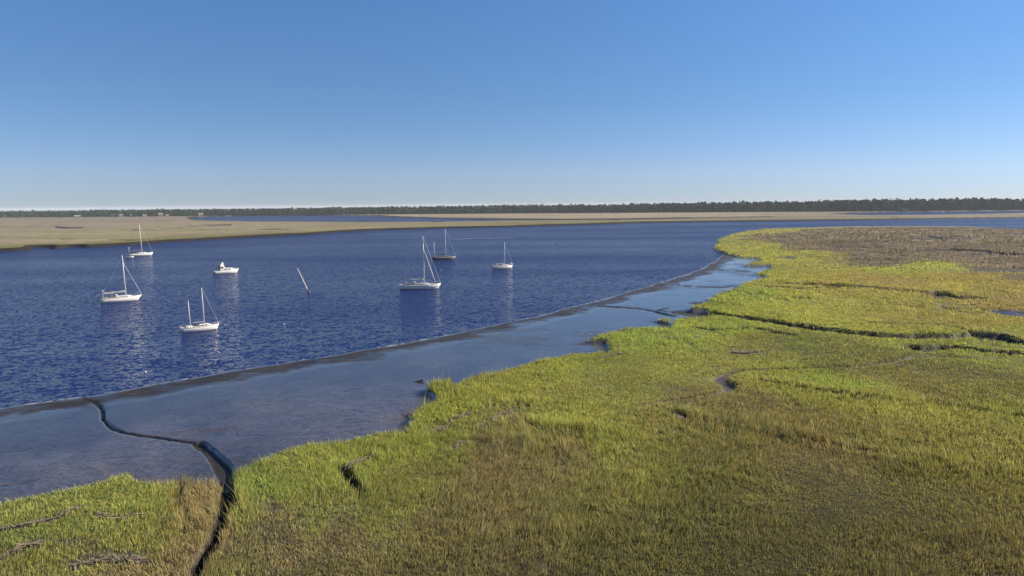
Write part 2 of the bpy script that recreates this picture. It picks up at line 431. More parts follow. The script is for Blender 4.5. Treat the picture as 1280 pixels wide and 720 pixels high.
# looking down into the sward hides the bright tips: the plants themselves differ less than they seem to
bcol = gcol * np.array([2.44, 2.42, 1.58]) * (np.clip(gcol.mean(-1, keepdims=True), .015, .3) / .117) ** -.52
bcol = bcol * (1 - gray[..., None] * np.array([.22, .22, .1]))
mud_c = np.array([.032, .028, .029])
dry_c = np.array([.075, .060, .048])
band = (sstep(.4, 1.2, dl) * (1 - sstep(3.2, 7.5, dl + 6 * (n2 - .5) + 4 * (n1 - .5) + 3 * (n3 - .5))))
rill = 1 - sstep(.008, .03, np.abs(fbm(GX, GY, 5, 3, 63) - .5) + .04 * (vnoise(GX, GY, 14, 64) < .5))
rill *= (sdW < 0) * (sdN < 0) * (RR < 260)
Z -= .03 * rill
band = np.clip(band + .15 * rill, 0, 1)
toe = 1 - sstep(.3, 2.2, -sdN + 2.0 * (n2 - .5))
dk = sdf(GX + 5 * (n2 - .5), GY + 5 * (n2 - .5), P2([(140, 533), (190, 541), (250, 538), (292, 533), (262, 548), (252, 557), (205, 550), (165, 546)], .3))
dk = np.maximum(dk, sdf(GX + 5 * (n2 - .5), GY + 5 * (n2 - .5), P2([(470, 531), (500, 505), (540, 482), (545, 492), (520, 520), (505, 533)], .3)))
dark = sstep(-.5, 2.5, dk)
mud_c = mud_c * (1 - .55 * sstep(-60, -20, sdF))[..., None]  # far bank mud darkened, the shade on its face put into the colour
mud_c = mud_c * (1 + .7 * (1 - sstep(60, 130, RR)) * sstep(.4, .6, fbm(GX, GY, 12, 4, 65)) * np.array(1.0))[..., None]
MUD = mud_c * (1 - .6 * band[..., None] * (.6 + .8 * n3[..., None])) * (1 - .6 * cut[..., None]) * (.85 + .3 * n2[..., None])
FRONT = P2([(-500, 276), (-100, 272.6), (0, 272), (160, 271), (240, 270.2), (320, 269.2), (480, 268.2), (640, 267), (800, 266), (960, 265), (1060, 264.6), (1130, 264), (1280, 262.6), (1500, 260)], 1.2)
_fa = np.array([math.atan2(p_[0], p_[1]) for p_ in FRONT]); _fr = np.array([math.hypot(*p_) for p_ in FRONT])
wood = sstep(-10, 15, RR - np.interp(AA, _fa, _fr)) * (np.cos(AA) > .5)
gcol = gcol * (1 - wood[..., None]) + wood[..., None] * np.array([.018, .022, .013])
Z = np.where(wood > .5, 1.3, Z)
veg = np.maximum(veg, wood)
# soil under the grass keeps the litter colour where grass grows
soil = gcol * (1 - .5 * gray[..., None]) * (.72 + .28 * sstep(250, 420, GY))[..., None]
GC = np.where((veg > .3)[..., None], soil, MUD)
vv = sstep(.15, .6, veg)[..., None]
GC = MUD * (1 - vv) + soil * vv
wet = (1 - veg) * (1 - .55 * dark) * (1 - .65 * cut) * (1 - .8 * marsh) * (1 - .75 * band) * (1 - .35 * toe * (sdN < 0))
film = sstep(.56, .64, fbm(GX * .6, GY, 1.6, 4, 62))
wet = wet * (1 - .2 * sstep(.55, .7, fbm(GX * .5, GY, 9, 5, 61))) + .3 * film * band * (1 - veg)
wet = np.clip(wet * (1 - sstep(-30, -12, sdF)), 0, 1)
gh = .38 + .36 * (fbm(GX, GY, 3.2, 3, 71) - .5) + .4 * (fbm(GX, GY, 20, 3, 72) - .5)
edge_n = np.minimum(np.abs(sdN), np.maximum(bank, 0))
gh = gh + .45 * np.exp(-np.clip(bank, 0, 50) / 1.5) * (RR < 75) * (.4 + 1.2 * n3)
gh = gh + .3 * np.exp(-np.clip(edge_n, 0, 50) / 1.3) + .45 * gray * (.4 + 1.2 * fbm(GX, GY, 9, 3, 73))
gh = gh * (.6 + .5 * sstep(.36, .6, fbm(GX, GY, 12, 4, 74)))          # flattened and standing patches
hum = 1 - sstep(.9, 1.9, np.hypot(GX - HUM[0], GY - HUM[1]) + .5 * (n3 - .5))
gh = np.clip(gh + .25 * hum, .13, 1.3)


# ------------------------------------------------------------------ material helpers
def mat(name):
    mt = bpy.data.materials.new(name)
    mt.use_nodes = True
    return mt, mt.node_tree.nodes, mt.node_tree.links, mt.node_tree.nodes['Principled BSDF']


def simple(name, rgb, rough=.5, metal=0.0, spec=.5, noise=.12, scale=3.0):
    mt, n, l, b = mat(name)
    tc = n.new('ShaderNodeTexCoord')
    nz = n.new('ShaderNodeTexNoise')
    nz.inputs['Scale'].default_value = scale
    nz.inputs['Detail'].default_value = 5
    l.new(tc.outputs['Object'], nz.inputs['Vector'])
    rp = n.new('ShaderNodeValToRGB')
    rp.color_ramp.elements[0].position = .3
    rp.color_ramp.elements[1].position = .7
    rp.color_ramp.elements[0].color = tuple(c * (1 - noise) for c in rgb) + (1,)
    rp.color_ramp.elements[1].color = tuple(min(1, c * (1 + noise)) for c in rgb) + (1,)
    l.new(nz.outputs['Fac'], rp.inputs[0])
    l.new(rp.outputs[0], b.inputs['Base Color'])
    b.inputs['Roughness'].default_value = rough
    b.inputs['Metallic'].default_value = metal
    b.inputs['Specular IOR Level'].default_value = spec
    return mt


def new_mesh(name, verts, loops, starts, totals, material, attrs=None, smooth=False):
    me = bpy.data.meshes.new(name)
    nv = len(verts)
    me.vertices.add(nv)
    me.vertices.foreach_set('co', np.asarray(verts, np.float32).ravel())
    me.loops.add(len(loops))
    me.loops.foreach_set('vertex_index', np.asarray(loops, np.int32))
    me.polygons.add(len(starts))
    me.polygons.foreach_set('loop_start', np.asarray(starts, np.int32))
    if smooth:
        me.polygons.foreach_set('use_smooth', np.ones(len(starts), bool))
    for k, v in (attrs or {}).items():
        v = np.asarray(v, np.float32)
        if v.ndim == 2:
            a = me.attributes.new(k, 'FLOAT_COLOR', 'POINT')
            if v.shape[1] == 3:
                v = np.concatenate([v, np.ones((len(v), 1), np.float32)], 1)
            a.data.foreach_set('color', v.ravel())
        else:
            a = me.attributes.new(k, 'FLOAT', 'POINT')
            a.data.foreach_set('value', v)
    me.update(calc_edges=True)
    me.validate()
    me.materials.append(material)
    o = bpy.data.objects.new(name, me)
    col.objects.link(o)
    return o


# ------------------------------------------------------------------ ground
gm, n, l, b = mat('marsh_ground_material')
ac = n.new('ShaderNodeAttribute'); ac.attribute_name = 'Col'
aw = n.new('ShaderNodeAttribute'); aw.attribute_name = 'Wet'
av = n.new('ShaderNodeAttribute'); av.attribute_name = 'Veg'
tc = n.new('ShaderNodeTexCoord')
nz = n.new('ShaderNodeTexNoise'); nz.inputs['Scale'].default_value = .9; nz.inputs['Detail'].default_value = 7; nz.inputs['Roughness'].default_value = .65
l.new(tc.outputs['Object'], nz.inputs['Vector'])
nf = n.new('ShaderNodeTexNoise'); nf.inputs['Scale'].default_value = .12; nf.inputs['Detail'].default_value = 8; nf.inputs['Roughness'].default_value = .7
l.new(tc.outputs['Object'], nf.inputs['Vector'])
mr = n.new('ShaderNodeMapRange'); mr.inputs[1].default_value = .3; mr.inputs[2].default_value = .7; mr.inputs[3].default_value = .72; mr.inputs[4].default_value = 1.28
l.new(nz.outputs['Fac'], mr.inputs[0])
mr2 = n.new('ShaderNodeMapRange'); mr2.inputs[1].default_value = .3; mr2.inputs[2].default_value = .7; mr2.inputs[3].default_value = .8; mr2.inputs[4].default_value = 1.2
l.new(nf.outputs['Fac'], mr2.inputs[0])
mm = n.new('ShaderNodeMath'); mm.operation = 'MULTIPLY'
l.new(mr.outputs[0], mm.inputs[0]); l.new(mr2.outputs[0], mm.inputs[1])
# crumbly shell and mud grain, stronger where nothing grows
ng = n.new('ShaderNodeTexNoise'); ng.inputs['Scale'].default_value = 3.2; ng.inputs['Detail'].default_value = 6; ng.inputs['Roughness'].default_value = .75
l.new(tc.outputs['Object'], ng.inputs['Vector'])
mg = n.new('ShaderNodeMapRange'); mg.inputs[1].default_value = .32; mg.inputs[2].default_value = .68; mg.inputs[3].default_value = .35; mg.inputs[4].default_value = 1.65
l.new(ng.outputs['Fac'], mg.inputs[0])
mgm = n.new('ShaderNodeMath'); mgm.operation = 'MULTIPLY'
l.new(mm.outputs[0], mgm.inputs[0]); l.new(mg.outputs[0], mgm.inputs[1])
mm = mgm
vm = n.new('ShaderNodeVectorMath'); vm.operation = 'SCALE'
l.new(ac.outputs['Color'], vm.inputs[0]); l.new(mm.outputs[0], vm.inputs['Scale'])
l.new(vm.outputs[0], b.inputs['Base Color'])
# wet mud is glossy, grass litter is not
rr = n.new('ShaderNodeMapRange'); rr.inputs[3].default_value = .85; rr.inputs[4].default_value = .10
l.new(aw.outputs['Fac'], rr.inputs[0])
ms = n.new('ShaderNodeMapping'); ms.inputs['Scale'].default_value = (.28, 1, 1); ms.inputs['Rotation'].default_value = (0, 0, R(-28))
l.new(tc.outputs['Object'], ms.inputs[0])
nst = n.new('ShaderNodeTexNoise'); nst.inputs['Scale'].default_value = .55; nst.inputs['Detail'].default_value = 8; nst.inputs['Roughness'].default_value = .7
l.new(ms.outputs[0], nst.inputs['Vector'])
rn = n.new('ShaderNodeMath'); rn.operation = 'MULTIPLY_ADD'; rn.inputs[1].default_value = .5; rn.inputs[2].default_value = -.25
l.new(nst.outputs['Fac'], rn.inputs[0])
ra = n.new('ShaderNodeMath'); ra.operation = 'ADD'; ra.use_clamp = True
l.new(rr.outputs[0], ra.inputs[0]); l.new(rn.outputs[0], ra.inputs[1])
l.new(ra.outputs[0], b.inputs['Roughness'])
sp = n.new('ShaderNodeMapRange'); sp.inputs[3].default_value = .08; sp.inputs[4].default_value = 1.0
l.new(aw.outputs['Fac'], sp.inputs[0]); l.new(sp.outputs[0], b.inputs['Specular IOR Level'])
bp = n.new('ShaderNodeBump'); bp.inputs['Distance'].default_value = .25
bs = n.new('ShaderNodeMapRange'); bs.inputs[3].default_value = .09; bs.inputs[4].default_value = .9
l.new(av.outputs['Fac'], bs.inputs[0]); l.new(bs.outputs[0], bp.inputs['Strength'])
nb = n.new('ShaderNodeTexNoise'); nb.inputs['Scale'].default_value = 1.6; nb.inputs['Detail'].default_value = 6
l.new(tc.outputs['Object'], nb.inputs['Vector'])
l.new(nb.outputs['Fac'], bp.inputs['Height'])
l.new(bp.outputs[0], b.inputs['Normal'])

verts = np.stack([GX, GY, Z], -1).reshape(-1, 3)
idx = np.arange(NR * NA).reshape(NR, NA)
nx = np.roll(idx, -1, axis=1)
quads = np.stack([idx[:-1], nx[:-1], nx[1:], idx[1:]], -1).reshape(-1, 4)[:, ::-1]
cap = idx[0][::-1]
loops = np.concatenate([quads.ravel(), cap[::-1]])
starts = np.concatenate([np.arange(len(quads)) * 4, [len(quads) * 4]])
ground = new_mesh('ground', verts, loops, starts, None, gm, {'Col': GC.reshape(-1, 3), 'Wet': wet.ravel(), 'Veg': veg.ravel()}, smooth=True)
ground['kind'] = 'structure'
ground['label'] = 'marsh ground, wet mud flat and river bed'


def sample(F, x, y):
    """bilinear look-up of a survey field"""
    r = np.hypot(x, y)
    a = np.arctan2(x, y)
    fa = (a - az_f[0]) / (az_f[1] - az_f[0])
    fr = np.interp(r, rad, np.arange(NR))
    ia = np.clip(fa.astype(int), 0, NF - 2)
    ir = np.clip(fr.astype(int), 0, NR - 2)
    ta = np.clip(fa - ia, 0, 1)
    tr = np.clip(fr - ir, 0, 1)
    if F.ndim == 3:
        ta = ta[:, None]
        tr = tr[:, None]
    return (F[ir, ia] * (1 - ta) + F[ir, ia + 1] * ta) * (1 - tr) + (F[ir + 1, ia] * (1 - ta) + F[ir + 1, ia + 1] * ta) * tr


# ------------------------------------------------------------------ river water
wm, n, l, b = mat('river_water_material')
tc = n.new('ShaderNodeTexCoord')
b.inputs['Base Color'].default_value = (.013, .025, .104, 1)
b.inputs['Roughness'].default_value = .08
b.inputs['IOR'].default_value = 1.33
b.inputs['Specular IOR Level'].default_value = .17
# wave slopes taken straight from noise fields of three sizes, so that far water keeps its chop
mp = n.new('ShaderNodeMapping'); mp.inputs['Scale'].default_value = (.22, 1, 1); mp.inputs['Rotation'].default_value = (0, 0, R(-10))
l.new(tc.outputs['Object'], mp.inputs[0])
ln = n.new('ShaderNodeTexNoise'); ln.inputs['Scale'].default_value = .02; ln.inputs['Detail'].default_value = 5
l.new(mp.outputs[0], ln.inputs['Vector'])
total = None
for scale, sx_, rot, det, k, lo, hi in ((.22, .6, 7, 2, .30, .8, 1.1), (1.0, .75, -5, 2, 1.5, .75, 1.2), (2.6, .8, 12, 3, 2.1, .7, 1.15)):
    mp = n.new('ShaderNodeMapping'); mp.inputs['Rotation'].default_value = (0, 0, R(rot)); mp.inputs['Scale'].default_value = (sx_, 1, 1)
    l.new(tc.outputs['Object'], mp.inputs[0])
    t = n.new('ShaderNodeTexNoise'); t.inputs['Scale'].default_value = scale; t.inputs['Detail'].default_value = det; t.inputs['Roughness'].default_value = .5
    l.new(mp.outputs[0], t.inputs['Vector'])
    su = n.new('ShaderNodeVectorMath'); su.operation = 'SUBTRACT'; su.inputs[1].default_value = (.5, .5, .5)
    l.new(t.outputs['Color'], su.inputs[0])
    r_ = n.new('ShaderNodeMapRange'); r_.inputs[1].default_value = .35; r_.inputs[2].default_value = .65; r_.inputs[3].default_value = lo * k; r_.inputs[4].default_value = hi * k
    l.new(ln.outputs['Fac'], r_.inputs[0])
    sc_ = n.new('ShaderNodeVectorMath'); sc_.operation = 'SCALE'
    l.new(su.outputs[0], sc_.inputs[0]); l.new(r_.outputs[0], sc_.inputs['Scale'])
    if total is None:
        total = sc_
    else:
        ad = n.new('ShaderNodeVectorMath'); ad.operation = 'ADD'
        l.new(total.outputs[0], ad.inputs[0]); l.new(sc_.outputs[0], ad.inputs[1])
        total = ad
fl = n.new('ShaderNodeVectorMath'); fl.operation = 'MULTIPLY_ADD'; fl.inputs[1].default_value = (.6, 1, 0); fl.inputs[2].default_value = (0, 0, 1)
l.new(total.outputs[0], fl.inputs[0])
no = n.new('ShaderNodeVectorMath'); no.operation = 'NORMALIZE'
l.new(fl.outputs[0], no.inputs[0])
out = n['Material Output']
n.remove(b)
dfw = n.new('ShaderNodeBsdfDiffuse'); dfw.inputs[0].default_value = (.009, .021, .084, 1)
glw = n.new('ShaderNodeBsdfGlossy'); glw.inputs['Roughness'].default_value = .1
frw = n.new('ShaderNodeFresnel'); frw.inputs['IOR'].default_value = 1.33
hfw = n.new('ShaderNodeMath'); hfw.operation = 'MULTIPLY'; hfw.inputs[1].default_value = .62      # the lens filter takes part of the glare
mxw = n.new('ShaderNodeMixShader')
l.new(no.outputs[0], glw.inputs['Normal']); l.new(no.outputs[0], frw.inputs['Normal'])
lnr = n.new('ShaderNodeMapRange'); lnr.inputs[1].default_value = .35; lnr.inputs[2].default_value = .65; lnr.inputs[3].default_value = .85; lnr.inputs[4].default_value = .55
l.new(ln.outputs['Fac'], lnr.inputs[0]); l.new(lnr.outputs[0], hfw.inputs[1])
l.new(frw.outputs[0], hfw.inputs[0]); l.new(hfw.outputs[0], mxw.inputs[0])
l.new(dfw.outputs[0], mxw.inputs[1]); l.new(glw.outputs[0], mxw.inputs[2]); l.new(mxw.outputs[0], out.inputs[0])
bm = bmesh.new()
ring = [bm.verts.new((12000 * math.cos(t * math.tau / 64), 12000 * math.sin(t * math.tau / 64), 0)) for t in range(64)]
bm.faces.new(ring)
me = bpy.data.meshes.new('water'); bm.to_mesh(me); bm.free()
me.materials.append(wm)
water = bpy.data.objects.new('water', me); col.objects.link(water)
water['kind'] = 'structure'; water['label'] = 'rippled dark blue river water'

# ------------------------------------------------------------------ marsh grass
gmat, n, l, b = mat('marsh_grass_material')
n.remove(b)
out = n['Material Output']
ac = n.new('ShaderNodeAttribute'); ac.attribute_name = 'Col'
df = n.new('ShaderNodeBsdfDiffuse'); tr = n.new('ShaderNodeBsdfTranslucent'); mx = n.new('ShaderNodeMixShader')
mx.inputs[0].default_value = .4
l.new(ac.outputs['Color'], df.inputs[0]); l.new(ac.outputs['Color'], tr.inputs[0])
l.new(df.outputs[0], mx.inputs[1]); l.new(tr.outputs[0], mx.inputs[2]); l.new(mx.outputs[0], out.inputs[0])

gv, gl_, gc_ = [], [], []
vbase = 0


def grass_ring(r0, r1, dens, blades, bw, hs, az0=-50, az1=57, spread=.16):
    """clumps between two distances; a clump is a handful of leaning blades"""
    global vbase
    a0, a1 = R(az0), R(az1)
    area = .5 * (a1 - a0) * (r1 * r1 - r0 * r0)
    N = int(area * dens)
    r = np.sqrt(rng.uniform(r0 * r0, r1 * r1, N))
    a = rng.uniform(a0, a1, N)
    x, y = r * np.sin(a), r * np.cos(a)
    v = sample(veg_d, x, y)
    k = (rng.random(N) < v) & (v > .2)
    x, y = x[k], y[k]
    z = sample(Z, x, y) - .03
    h = sample(gh, x, y) * hs
    c = sample(bcol, x, y)
    g = sample(gray, x, y)
    N = len(x)
    clump_b = rng.normal(1, .24, N).clip(.45, 1.8)
    hue = rng.normal(0, 1, N)
    c = c * clump_b[:, None] * (1 + hue[:, None] * np.array([.07, -.0, -.10]))
    fringe = np.exp(-np.abs(sample(sdN, x, y)) / .7) * (y < 200)
    dryness = np.clip((c[:, 0] / c[:, 1] - .98) * 1.6, 0, .3)
    tan = (rng.random(N) < (.06 + dryness + .45 * fringe) * (1 - g))[:, None]
    c = np.where(tan, c * .6 + np.array([.12, .10, .065]), c)
    h = h * rng.normal(.95, .24, N).clip(.4, 1.8) * np.where(rng.random(N) < .05, 1.45, 1)
    X = np.repeat(x, blades); Y = np.repeat(y, blades); Zz = np.repeat(z, blades); H = np.repeat(h, blades); C = np.repeat(c, blades, 0)
    M = len(X)
    X = X + rng.normal(0, spread, M); Y = Y + rng.normal(0, spread, M)
    H = H * rng.uniform(.65, 1.15, M)
    C = C * rng.uniform(.72, 1.28, M)[:, None]
    ori = rng.uniform(0, math.tau, M)
    bx, by = np.cos(ori) * bw * .5, np.sin(ori) * bw * .5
    la = rng.uniform(0, math.tau, M)
    lean = np.abs(rng.normal(0, .34, M)) * H
    sw = np.repeat(fbm(x, y, 7, 3, 81) * 14, blades)          # laid over in swirls by wind and tide
    sm = np.repeat(.05 + .3 * vnoise(x, y, 4, 82), blades) * H
    tx = X + np.cos(la) * lean + np.cos(sw) * sm; ty = Y + np.sin(la) * lean + np.sin(sw) * sm
    wm_ = rng.uniform(.5, .9, M)
    mx_ = X + (tx - X) * .35; my_ = Y + (ty - Y) * .35
    V = np.empty((M, 5, 3), np.float32)
    V[:, 0] = np.stack([X - bx * .7, Y - by * .7, Zz], -1)
    V[:, 1] = np.stack([X + bx * .7, Y + by * .7, Zz], -1)
    V[:, 2] = np.stack([mx_ + bx * wm_, my_ + by * wm_, Zz + H * .55], -1)
    V[:, 3] = np.stack([mx_ - bx * wm_, my_ - by * wm_, Zz + H * .55], -1)
    V[:, 4] = np.stack([tx, ty, Zz + H], -1)
    gv.append(V.reshape(-1, 3))
    gc_.append(np.repeat(C, 5, 0).clip(.005, .6))
    gl_.append(vbase + np.arange(M) * 5)
    vbase += M * 5


grass_ring(27, 36, 18, 6, .045, .95, spread=.15)
grass_ring(36, 62, 30, 6, .042, .95, spread=.15)
grass_ring(62, 95, 20, 6, .06, .9, spread=.18)
grass_ring(95, 150, 11, 6, .085, .85, -8, 56, .22)
grass_ring(150, 240, 4.2, 6, .14, .9, 2, 55, .34)
grass_ring(240, 420, 1.2, 6, .28, 1.0, 6, 54, .65)
grass_ring(420, 620, .35, 5, .7, 1.2, 8, 54, 1.0)
V = np.concatenate(gv); Cc = np.concatenate(gc_); B0 = np.concatenate(gl_).astype(np.int64)
M = len(B0)
L = np.empty((M, 7), np.int32)
for k, o_ in enumerate((0, 1, 2, 3, 3, 2, 4)):
    L[:, k] = B0 + o_
S = np.empty((M, 2), np.int32)
S[:, 0] = np.arange(M) * 7
S[:, 1] = S[:, 0] + 4
grass = new_mesh('grass', V, L.ravel(), S.ravel(), None, gmat, {'Col': Cc})
grass['kind'] = 'stuff'; grass['label'] = 'marsh grass in green, olive and brown patches'
print('grass blades', M)


# ------------------------------------------------------------------ mesh builder for things
class MB:
    def __init__(s):
        s.bm = bmesh.new()

    def box(s, c, d, rot=None, taper=1.0):
        vs_ = []
        for sz in (-1, 1):
            k = taper if sz > 0 else 1
            for sx, sy in ((-1, -1), (1, -1), (1, 1), (-1, 1)):
                p = Vector((sx * d[0] / 2 * k, sy * d[1] / 2 * k, sz * d[2] / 2))
                if rot:
                    p.rotate(rot)
                vs_.append(s.bm.verts.new(Vector(c) + p))
        for f in ((0, 3, 2, 1), (4, 5, 6, 7), (0, 1, 5, 4), (1, 2, 6, 5), (2, 3, 7, 6), (3, 0, 4, 7)):
            s.bm.faces.new([vs_[i] for i in f])
        return s

    def tube(s, pts, r, seg=8):
        pts = [Vector(p) for p in pts]
        rs = r if isinstance(r, (list, tuple)) else [r] * len(pts)
        rings = []
        for i, p in enumerate(pts):
            d = (pts[min(i + 1, len(pts) - 1)] - pts[max(i - 1, 0)]).normalized()
            up = Vector((0, 0, 1)) if abs(d.z) < .9 else Vector((1, 0, 0))
            a = d.cross(up).normalized(); b_ = d.cross(a)
            rings.append([s.bm.verts.new(p + (a * math.cos(t * math.tau / seg) + b_ * math.sin(t * math.tau / seg)) * rs[i]) for t in range(seg)])
        for A, B in zip(rings, rings[1:]):
            for k in range(seg):
                s.bm.faces.new((A[k], A[(k + 1) % seg], B[(k + 1) % seg], B[k]))
        s.bm.faces.new(rings[0][::-1]); s.bm.faces.new(rings[-1])
        return s

    def loft(s, sections, cap=True):
        rings = [[s.bm.verts.new(p) for p in sec] for sec in sections]
        for A, B in zip(rings, rings[1:]):
            k_ = len(A)
            for k in range(k_):
                s.bm.faces.new((A[k], A[(k + 1) % k_], B[(k + 1) % k_], B[k]))
        if cap:
            s.bm.faces.new(rings[0][::-1]); s.bm.faces.new(rings[-1])
        return s

    def ball(s, c, r, sub=2, sz=(1, 1, 1)):
        mtx = Matrix.Translation(c) @ Matrix.Diagonal((r * sz[0], r * sz[1], r * sz[2], 1))
        bmesh.ops.create_icosphere(s.bm, subdivisions=sub, radius=1, matrix=mtx)
        return s

    def build(s, name, material, parent=None, smooth=False, bevel=0):
        if bevel:
            bmesh.ops.bevel(s.bm, geom=[e for e in s.bm.edges], offset=bevel, segments=2, affect='EDGES', clamp_overlap=True)
        bmesh.ops.recalc_face_normals(s.bm, faces=s.bm.faces)
        me = bpy.data.meshes.new(name)
        s.bm.to_mesh(me); s.bm.free()
        if smooth:
            for p in me.polygons:
                p.use_smooth = True
        me.materials.append(material)
        o = bpy.data.objects.new(name, me)
        col.objects.link(o)
        o.parent = parent
        return o


def empty(name, loc, rz, label, cat, group=None):
    o = bpy.data.objects.new(name, None)
    col.objects.link(o)
    o.location = loc
    o.rotation_euler = (0, 0, rz)
    o['label'] = label; o['category'] = cat
    if group:
        o['group'] = group
    return o


def tag(o, label, cat, group=None):
    o['label'] = label; o['category'] = cat
    if group:
        o['group'] = group


def copy_tree(o, parent=None):
    c = o.copy(); col.objects.link(c); c.parent = parent
    for ch in list(o.children):
        copy_tree(ch, c)
    return c


M_white = simple('white_gelcoat', (.5, .51, .52), .3, noise=.05, scale=.8)
M_cream = simple('cream_deck', (.36, .34, .30), .55, noise=.06, scale=1.5)
M_grayhull = simple('weathered_hull', (.13, .125, .14), .4, noise=.14, scale=.9)
M_darkhull = simple('dark_hull', (.06, .06, .09), .35)
M_boot = simple('antifouling', (.05, .035, .04), .7, noise=.3)
M_glass = simple('dark_window', (.015, .018, .022), .08)
M_alu = simple('mast_paint', (.5, .49, .46), .35, noise=.05)
M_steel = simple('stainless_steel', (.62, .63, .65), .25, metal=.8)
M_wire = simple('rigging_wire', (.55, .58, .62), .4)
M_canvas = simple('navy_canvas', (.03, .035, .06), .85, noise=.2)
M_canvasl = simple('light_canvas', (.29, .29, .29), .85, noise=.1)
M_sail = simple('furled_sailcloth', (.45, .44, .42), .8, noise=.08)
M_black = simple('flat_black', (.02, .02, .022), .6)
M_wood = simple('weathered_wood', (.30, .24, .18), .8, noise=.3)
M_pile = simple('bleached_pile', (.46, .42, .36), .8, noise=.15, scale=1.2)
M_barn = simple('barnacle_crust', (.07, .055, .04), .9, noise=.4, scale=6)


def hull_shape(L, beam, fb_bow, fb_mid, fb_stern, transom=.62, plumb=.06):
    """stations from stern (0) to bow (1): half beam, sheer height, x offset at waterline"""
    st = []
    for i in range(17):
        t = i / 16
        if t < .45:
            hb = transom + (1 - transom) * math.sin(t / .45 * math.pi / 2)
        else:
            hb = math.cos(((t - .45) / .55) ** 1.75 * math.pi / 2) ** .9
        hb = max(hb, .012) * beam / 2
        sh = fb_mid + (fb_stern - fb_mid) * max(0, 1 - t / .45) ** 2 + (fb_bow - fb_mid) * max(0, (t - .35) / .65) ** 2
        st.append((t, hb, sh))
    return st


def boat_hull(root, L, beam, fbs, m_hull, m_deck, transom=.62, rake=.09, boot=True):
    fbs = tuple(f * .88 for f in fbs)
    st = hull_shape(L, beam, *fbs, transom=transom)
    sec, dk, bt, rub = [], [], [], []
    for t, hb, sh in st:
        x = (t - .5) * L
        xw = x - rake * L * max(0, (t - .6) / .4) ** 2 + .03 * L * max(0, 1 - t / .12)     # waterline ends inside the deck line
        hw = hb * (.90 - .30 * max(0, (t - .55) / .45))
        xm = (x * .6 + xw * .4)
        pr = [(x, hb, sh), (xm, hb * .985, sh * .55), (xw, hw, .02), (xw, hw * .6, -.35), (xw, .02, -.55)]
        sec.append([Vector(p) for p in pr] + [Vector((p[0], -p[1], p[2])) for p in pr[::-1]])
        dk.append((x, hb * .97, sh))
        k = .10
        bt.append([Vector((xw + (x - xw) * .06, hw + .012 + (hb - hw) * .1, k)), Vector((xw, hw + .012, -.08))] +
                  [Vector((xw, -hw - .012, -.08)), Vector((xw + (x - xw) * .06, -hw - .012 - (hb - hw) * .1, k))])
    h = MB().loft(sec)
    h.build('hull', m_hull, root, True)
    d = MB()
    d.loft([[Vector((x, w, s + .035)), Vector((x, 0, s + .035 + .07 * w)), Vector((x, -w, s + .035)), Vector((x, -w, s - .03)), Vector((x, w, s - .03))] for x, w, s in dk])
    d.build('deck', m_deck, root)
    if boot:
        MB().loft(bt).build('boot_stripe', M_boot, root)
    g = MB()
    for sgn in (1, -1):
        g.tube([(x, sgn * (w / .97 + .005), s + .01) for x, w, s in dk[:-1]], .035, 6)
    g.build('rubbing_strake', m_deck, root)

    def sheer(x):
        t = x / L + .5
        ts = [s[0] for s in st]
        return float(np.interp(t, ts, [s[2] for s in st])), float(np.interp(t, ts, [s[1] for s in st]))
    return sheer


def cabin(root, sheer, x0, x1, w, h, m, windows=2, name='cabin'):
    z0 = sheer((x0 + x1) / 2)[0]
    n_ = 7
    sec = []
    for i in range(n_):
        t = i / (n_ - 1)
        x = x0 + (x1 - x0) * t
        f = min(1, .25 + 3.2 * (1 - t)) if t > .6 else 1
        hh = h * (1 if t < .75 else 1 - (t - .75) / .25 * .75)
        ww = w / 2 * (1 - .35 * t * t)
        zz = sheer(x)[0]
        sec.append([Vector((x, ww, zz)), Vector((x, ww * .88, zz + hh * .85)), Vector((x, ww * .45, zz + hh)), Vector((x, -ww * .45, zz + hh)), Vector((x, -ww * .88, zz + hh * .85)), Vector((x, -ww, zz))])
    c = MB().loft(sec).build(name, m, root)
    for sgn in (1, -1):
        for k in range(windows):
            ta = .08 + .62 * k / windows
            tb = ta + .62 / windows - .06
            wb = MB()
            pts = []
            for t, e in ((ta, .28), (tb, .3), (tb, .70), (ta, .72)):
                x = x0 + (x1 - x0) * t
                ww = w / 2 * (1 - .35 * t * t)
                zz = sheer(x)[0]
                yy = ww * (1 - .12 * e / .85)
                pts.append(Vector((x, sgn * (yy + .014), zz + h * e)))
            vs_ = [wb.bm.verts.new(p) for p in pts] + [wb.bm.verts.new(p - Vector((0, sgn * .02, 0))) for p in pts]
            wb.bm.faces.new(vs_[:4]); wb.bm.faces.new(vs_[4:][::-1])
            for q_ in range(4):
                wb.bm.faces.new((vs_[q_], vs_[(q_ + 1) % 4], vs_[4 + (q_ + 1) % 4], vs_[4 + q_]))
            wb.build('cabin_window', M_glass, c)
    return c


def mast(root, sheer, x, H, r, deck_extra=.35, spreaders=(.55,), lean=0.0, name='mast'):
    z = sheer(x)[0]
    mo = MB().tube([(x, 0, z), (x - lean * H * .5, 0, z + H * .5), (x - lean * H, 0, z + H)], [r, r * .95, r * .7], 10).build(name, M_alu, root, True)
    for s_ in spreaders:
        hx = x - lean * H * s_
        MB().tube([(hx - .05, -.75, z + H * s_ - .04), (hx, 0, z + H * s_), (hx - .05, .75, z + H * s_ - .04)], .035, 6).build('spreader', M_alu, mo)
    MB().box((x - lean * H, 0, z + H + .12), (.22, .06, .24)).build('masthead_light', M_steel, mo)
    return (x - lean * H, z + H, z)


def stay(root, a, b, name, r=.02, m=None):
    return MB().tube([a, b], r, 5).build(name, m or M_wire, root)


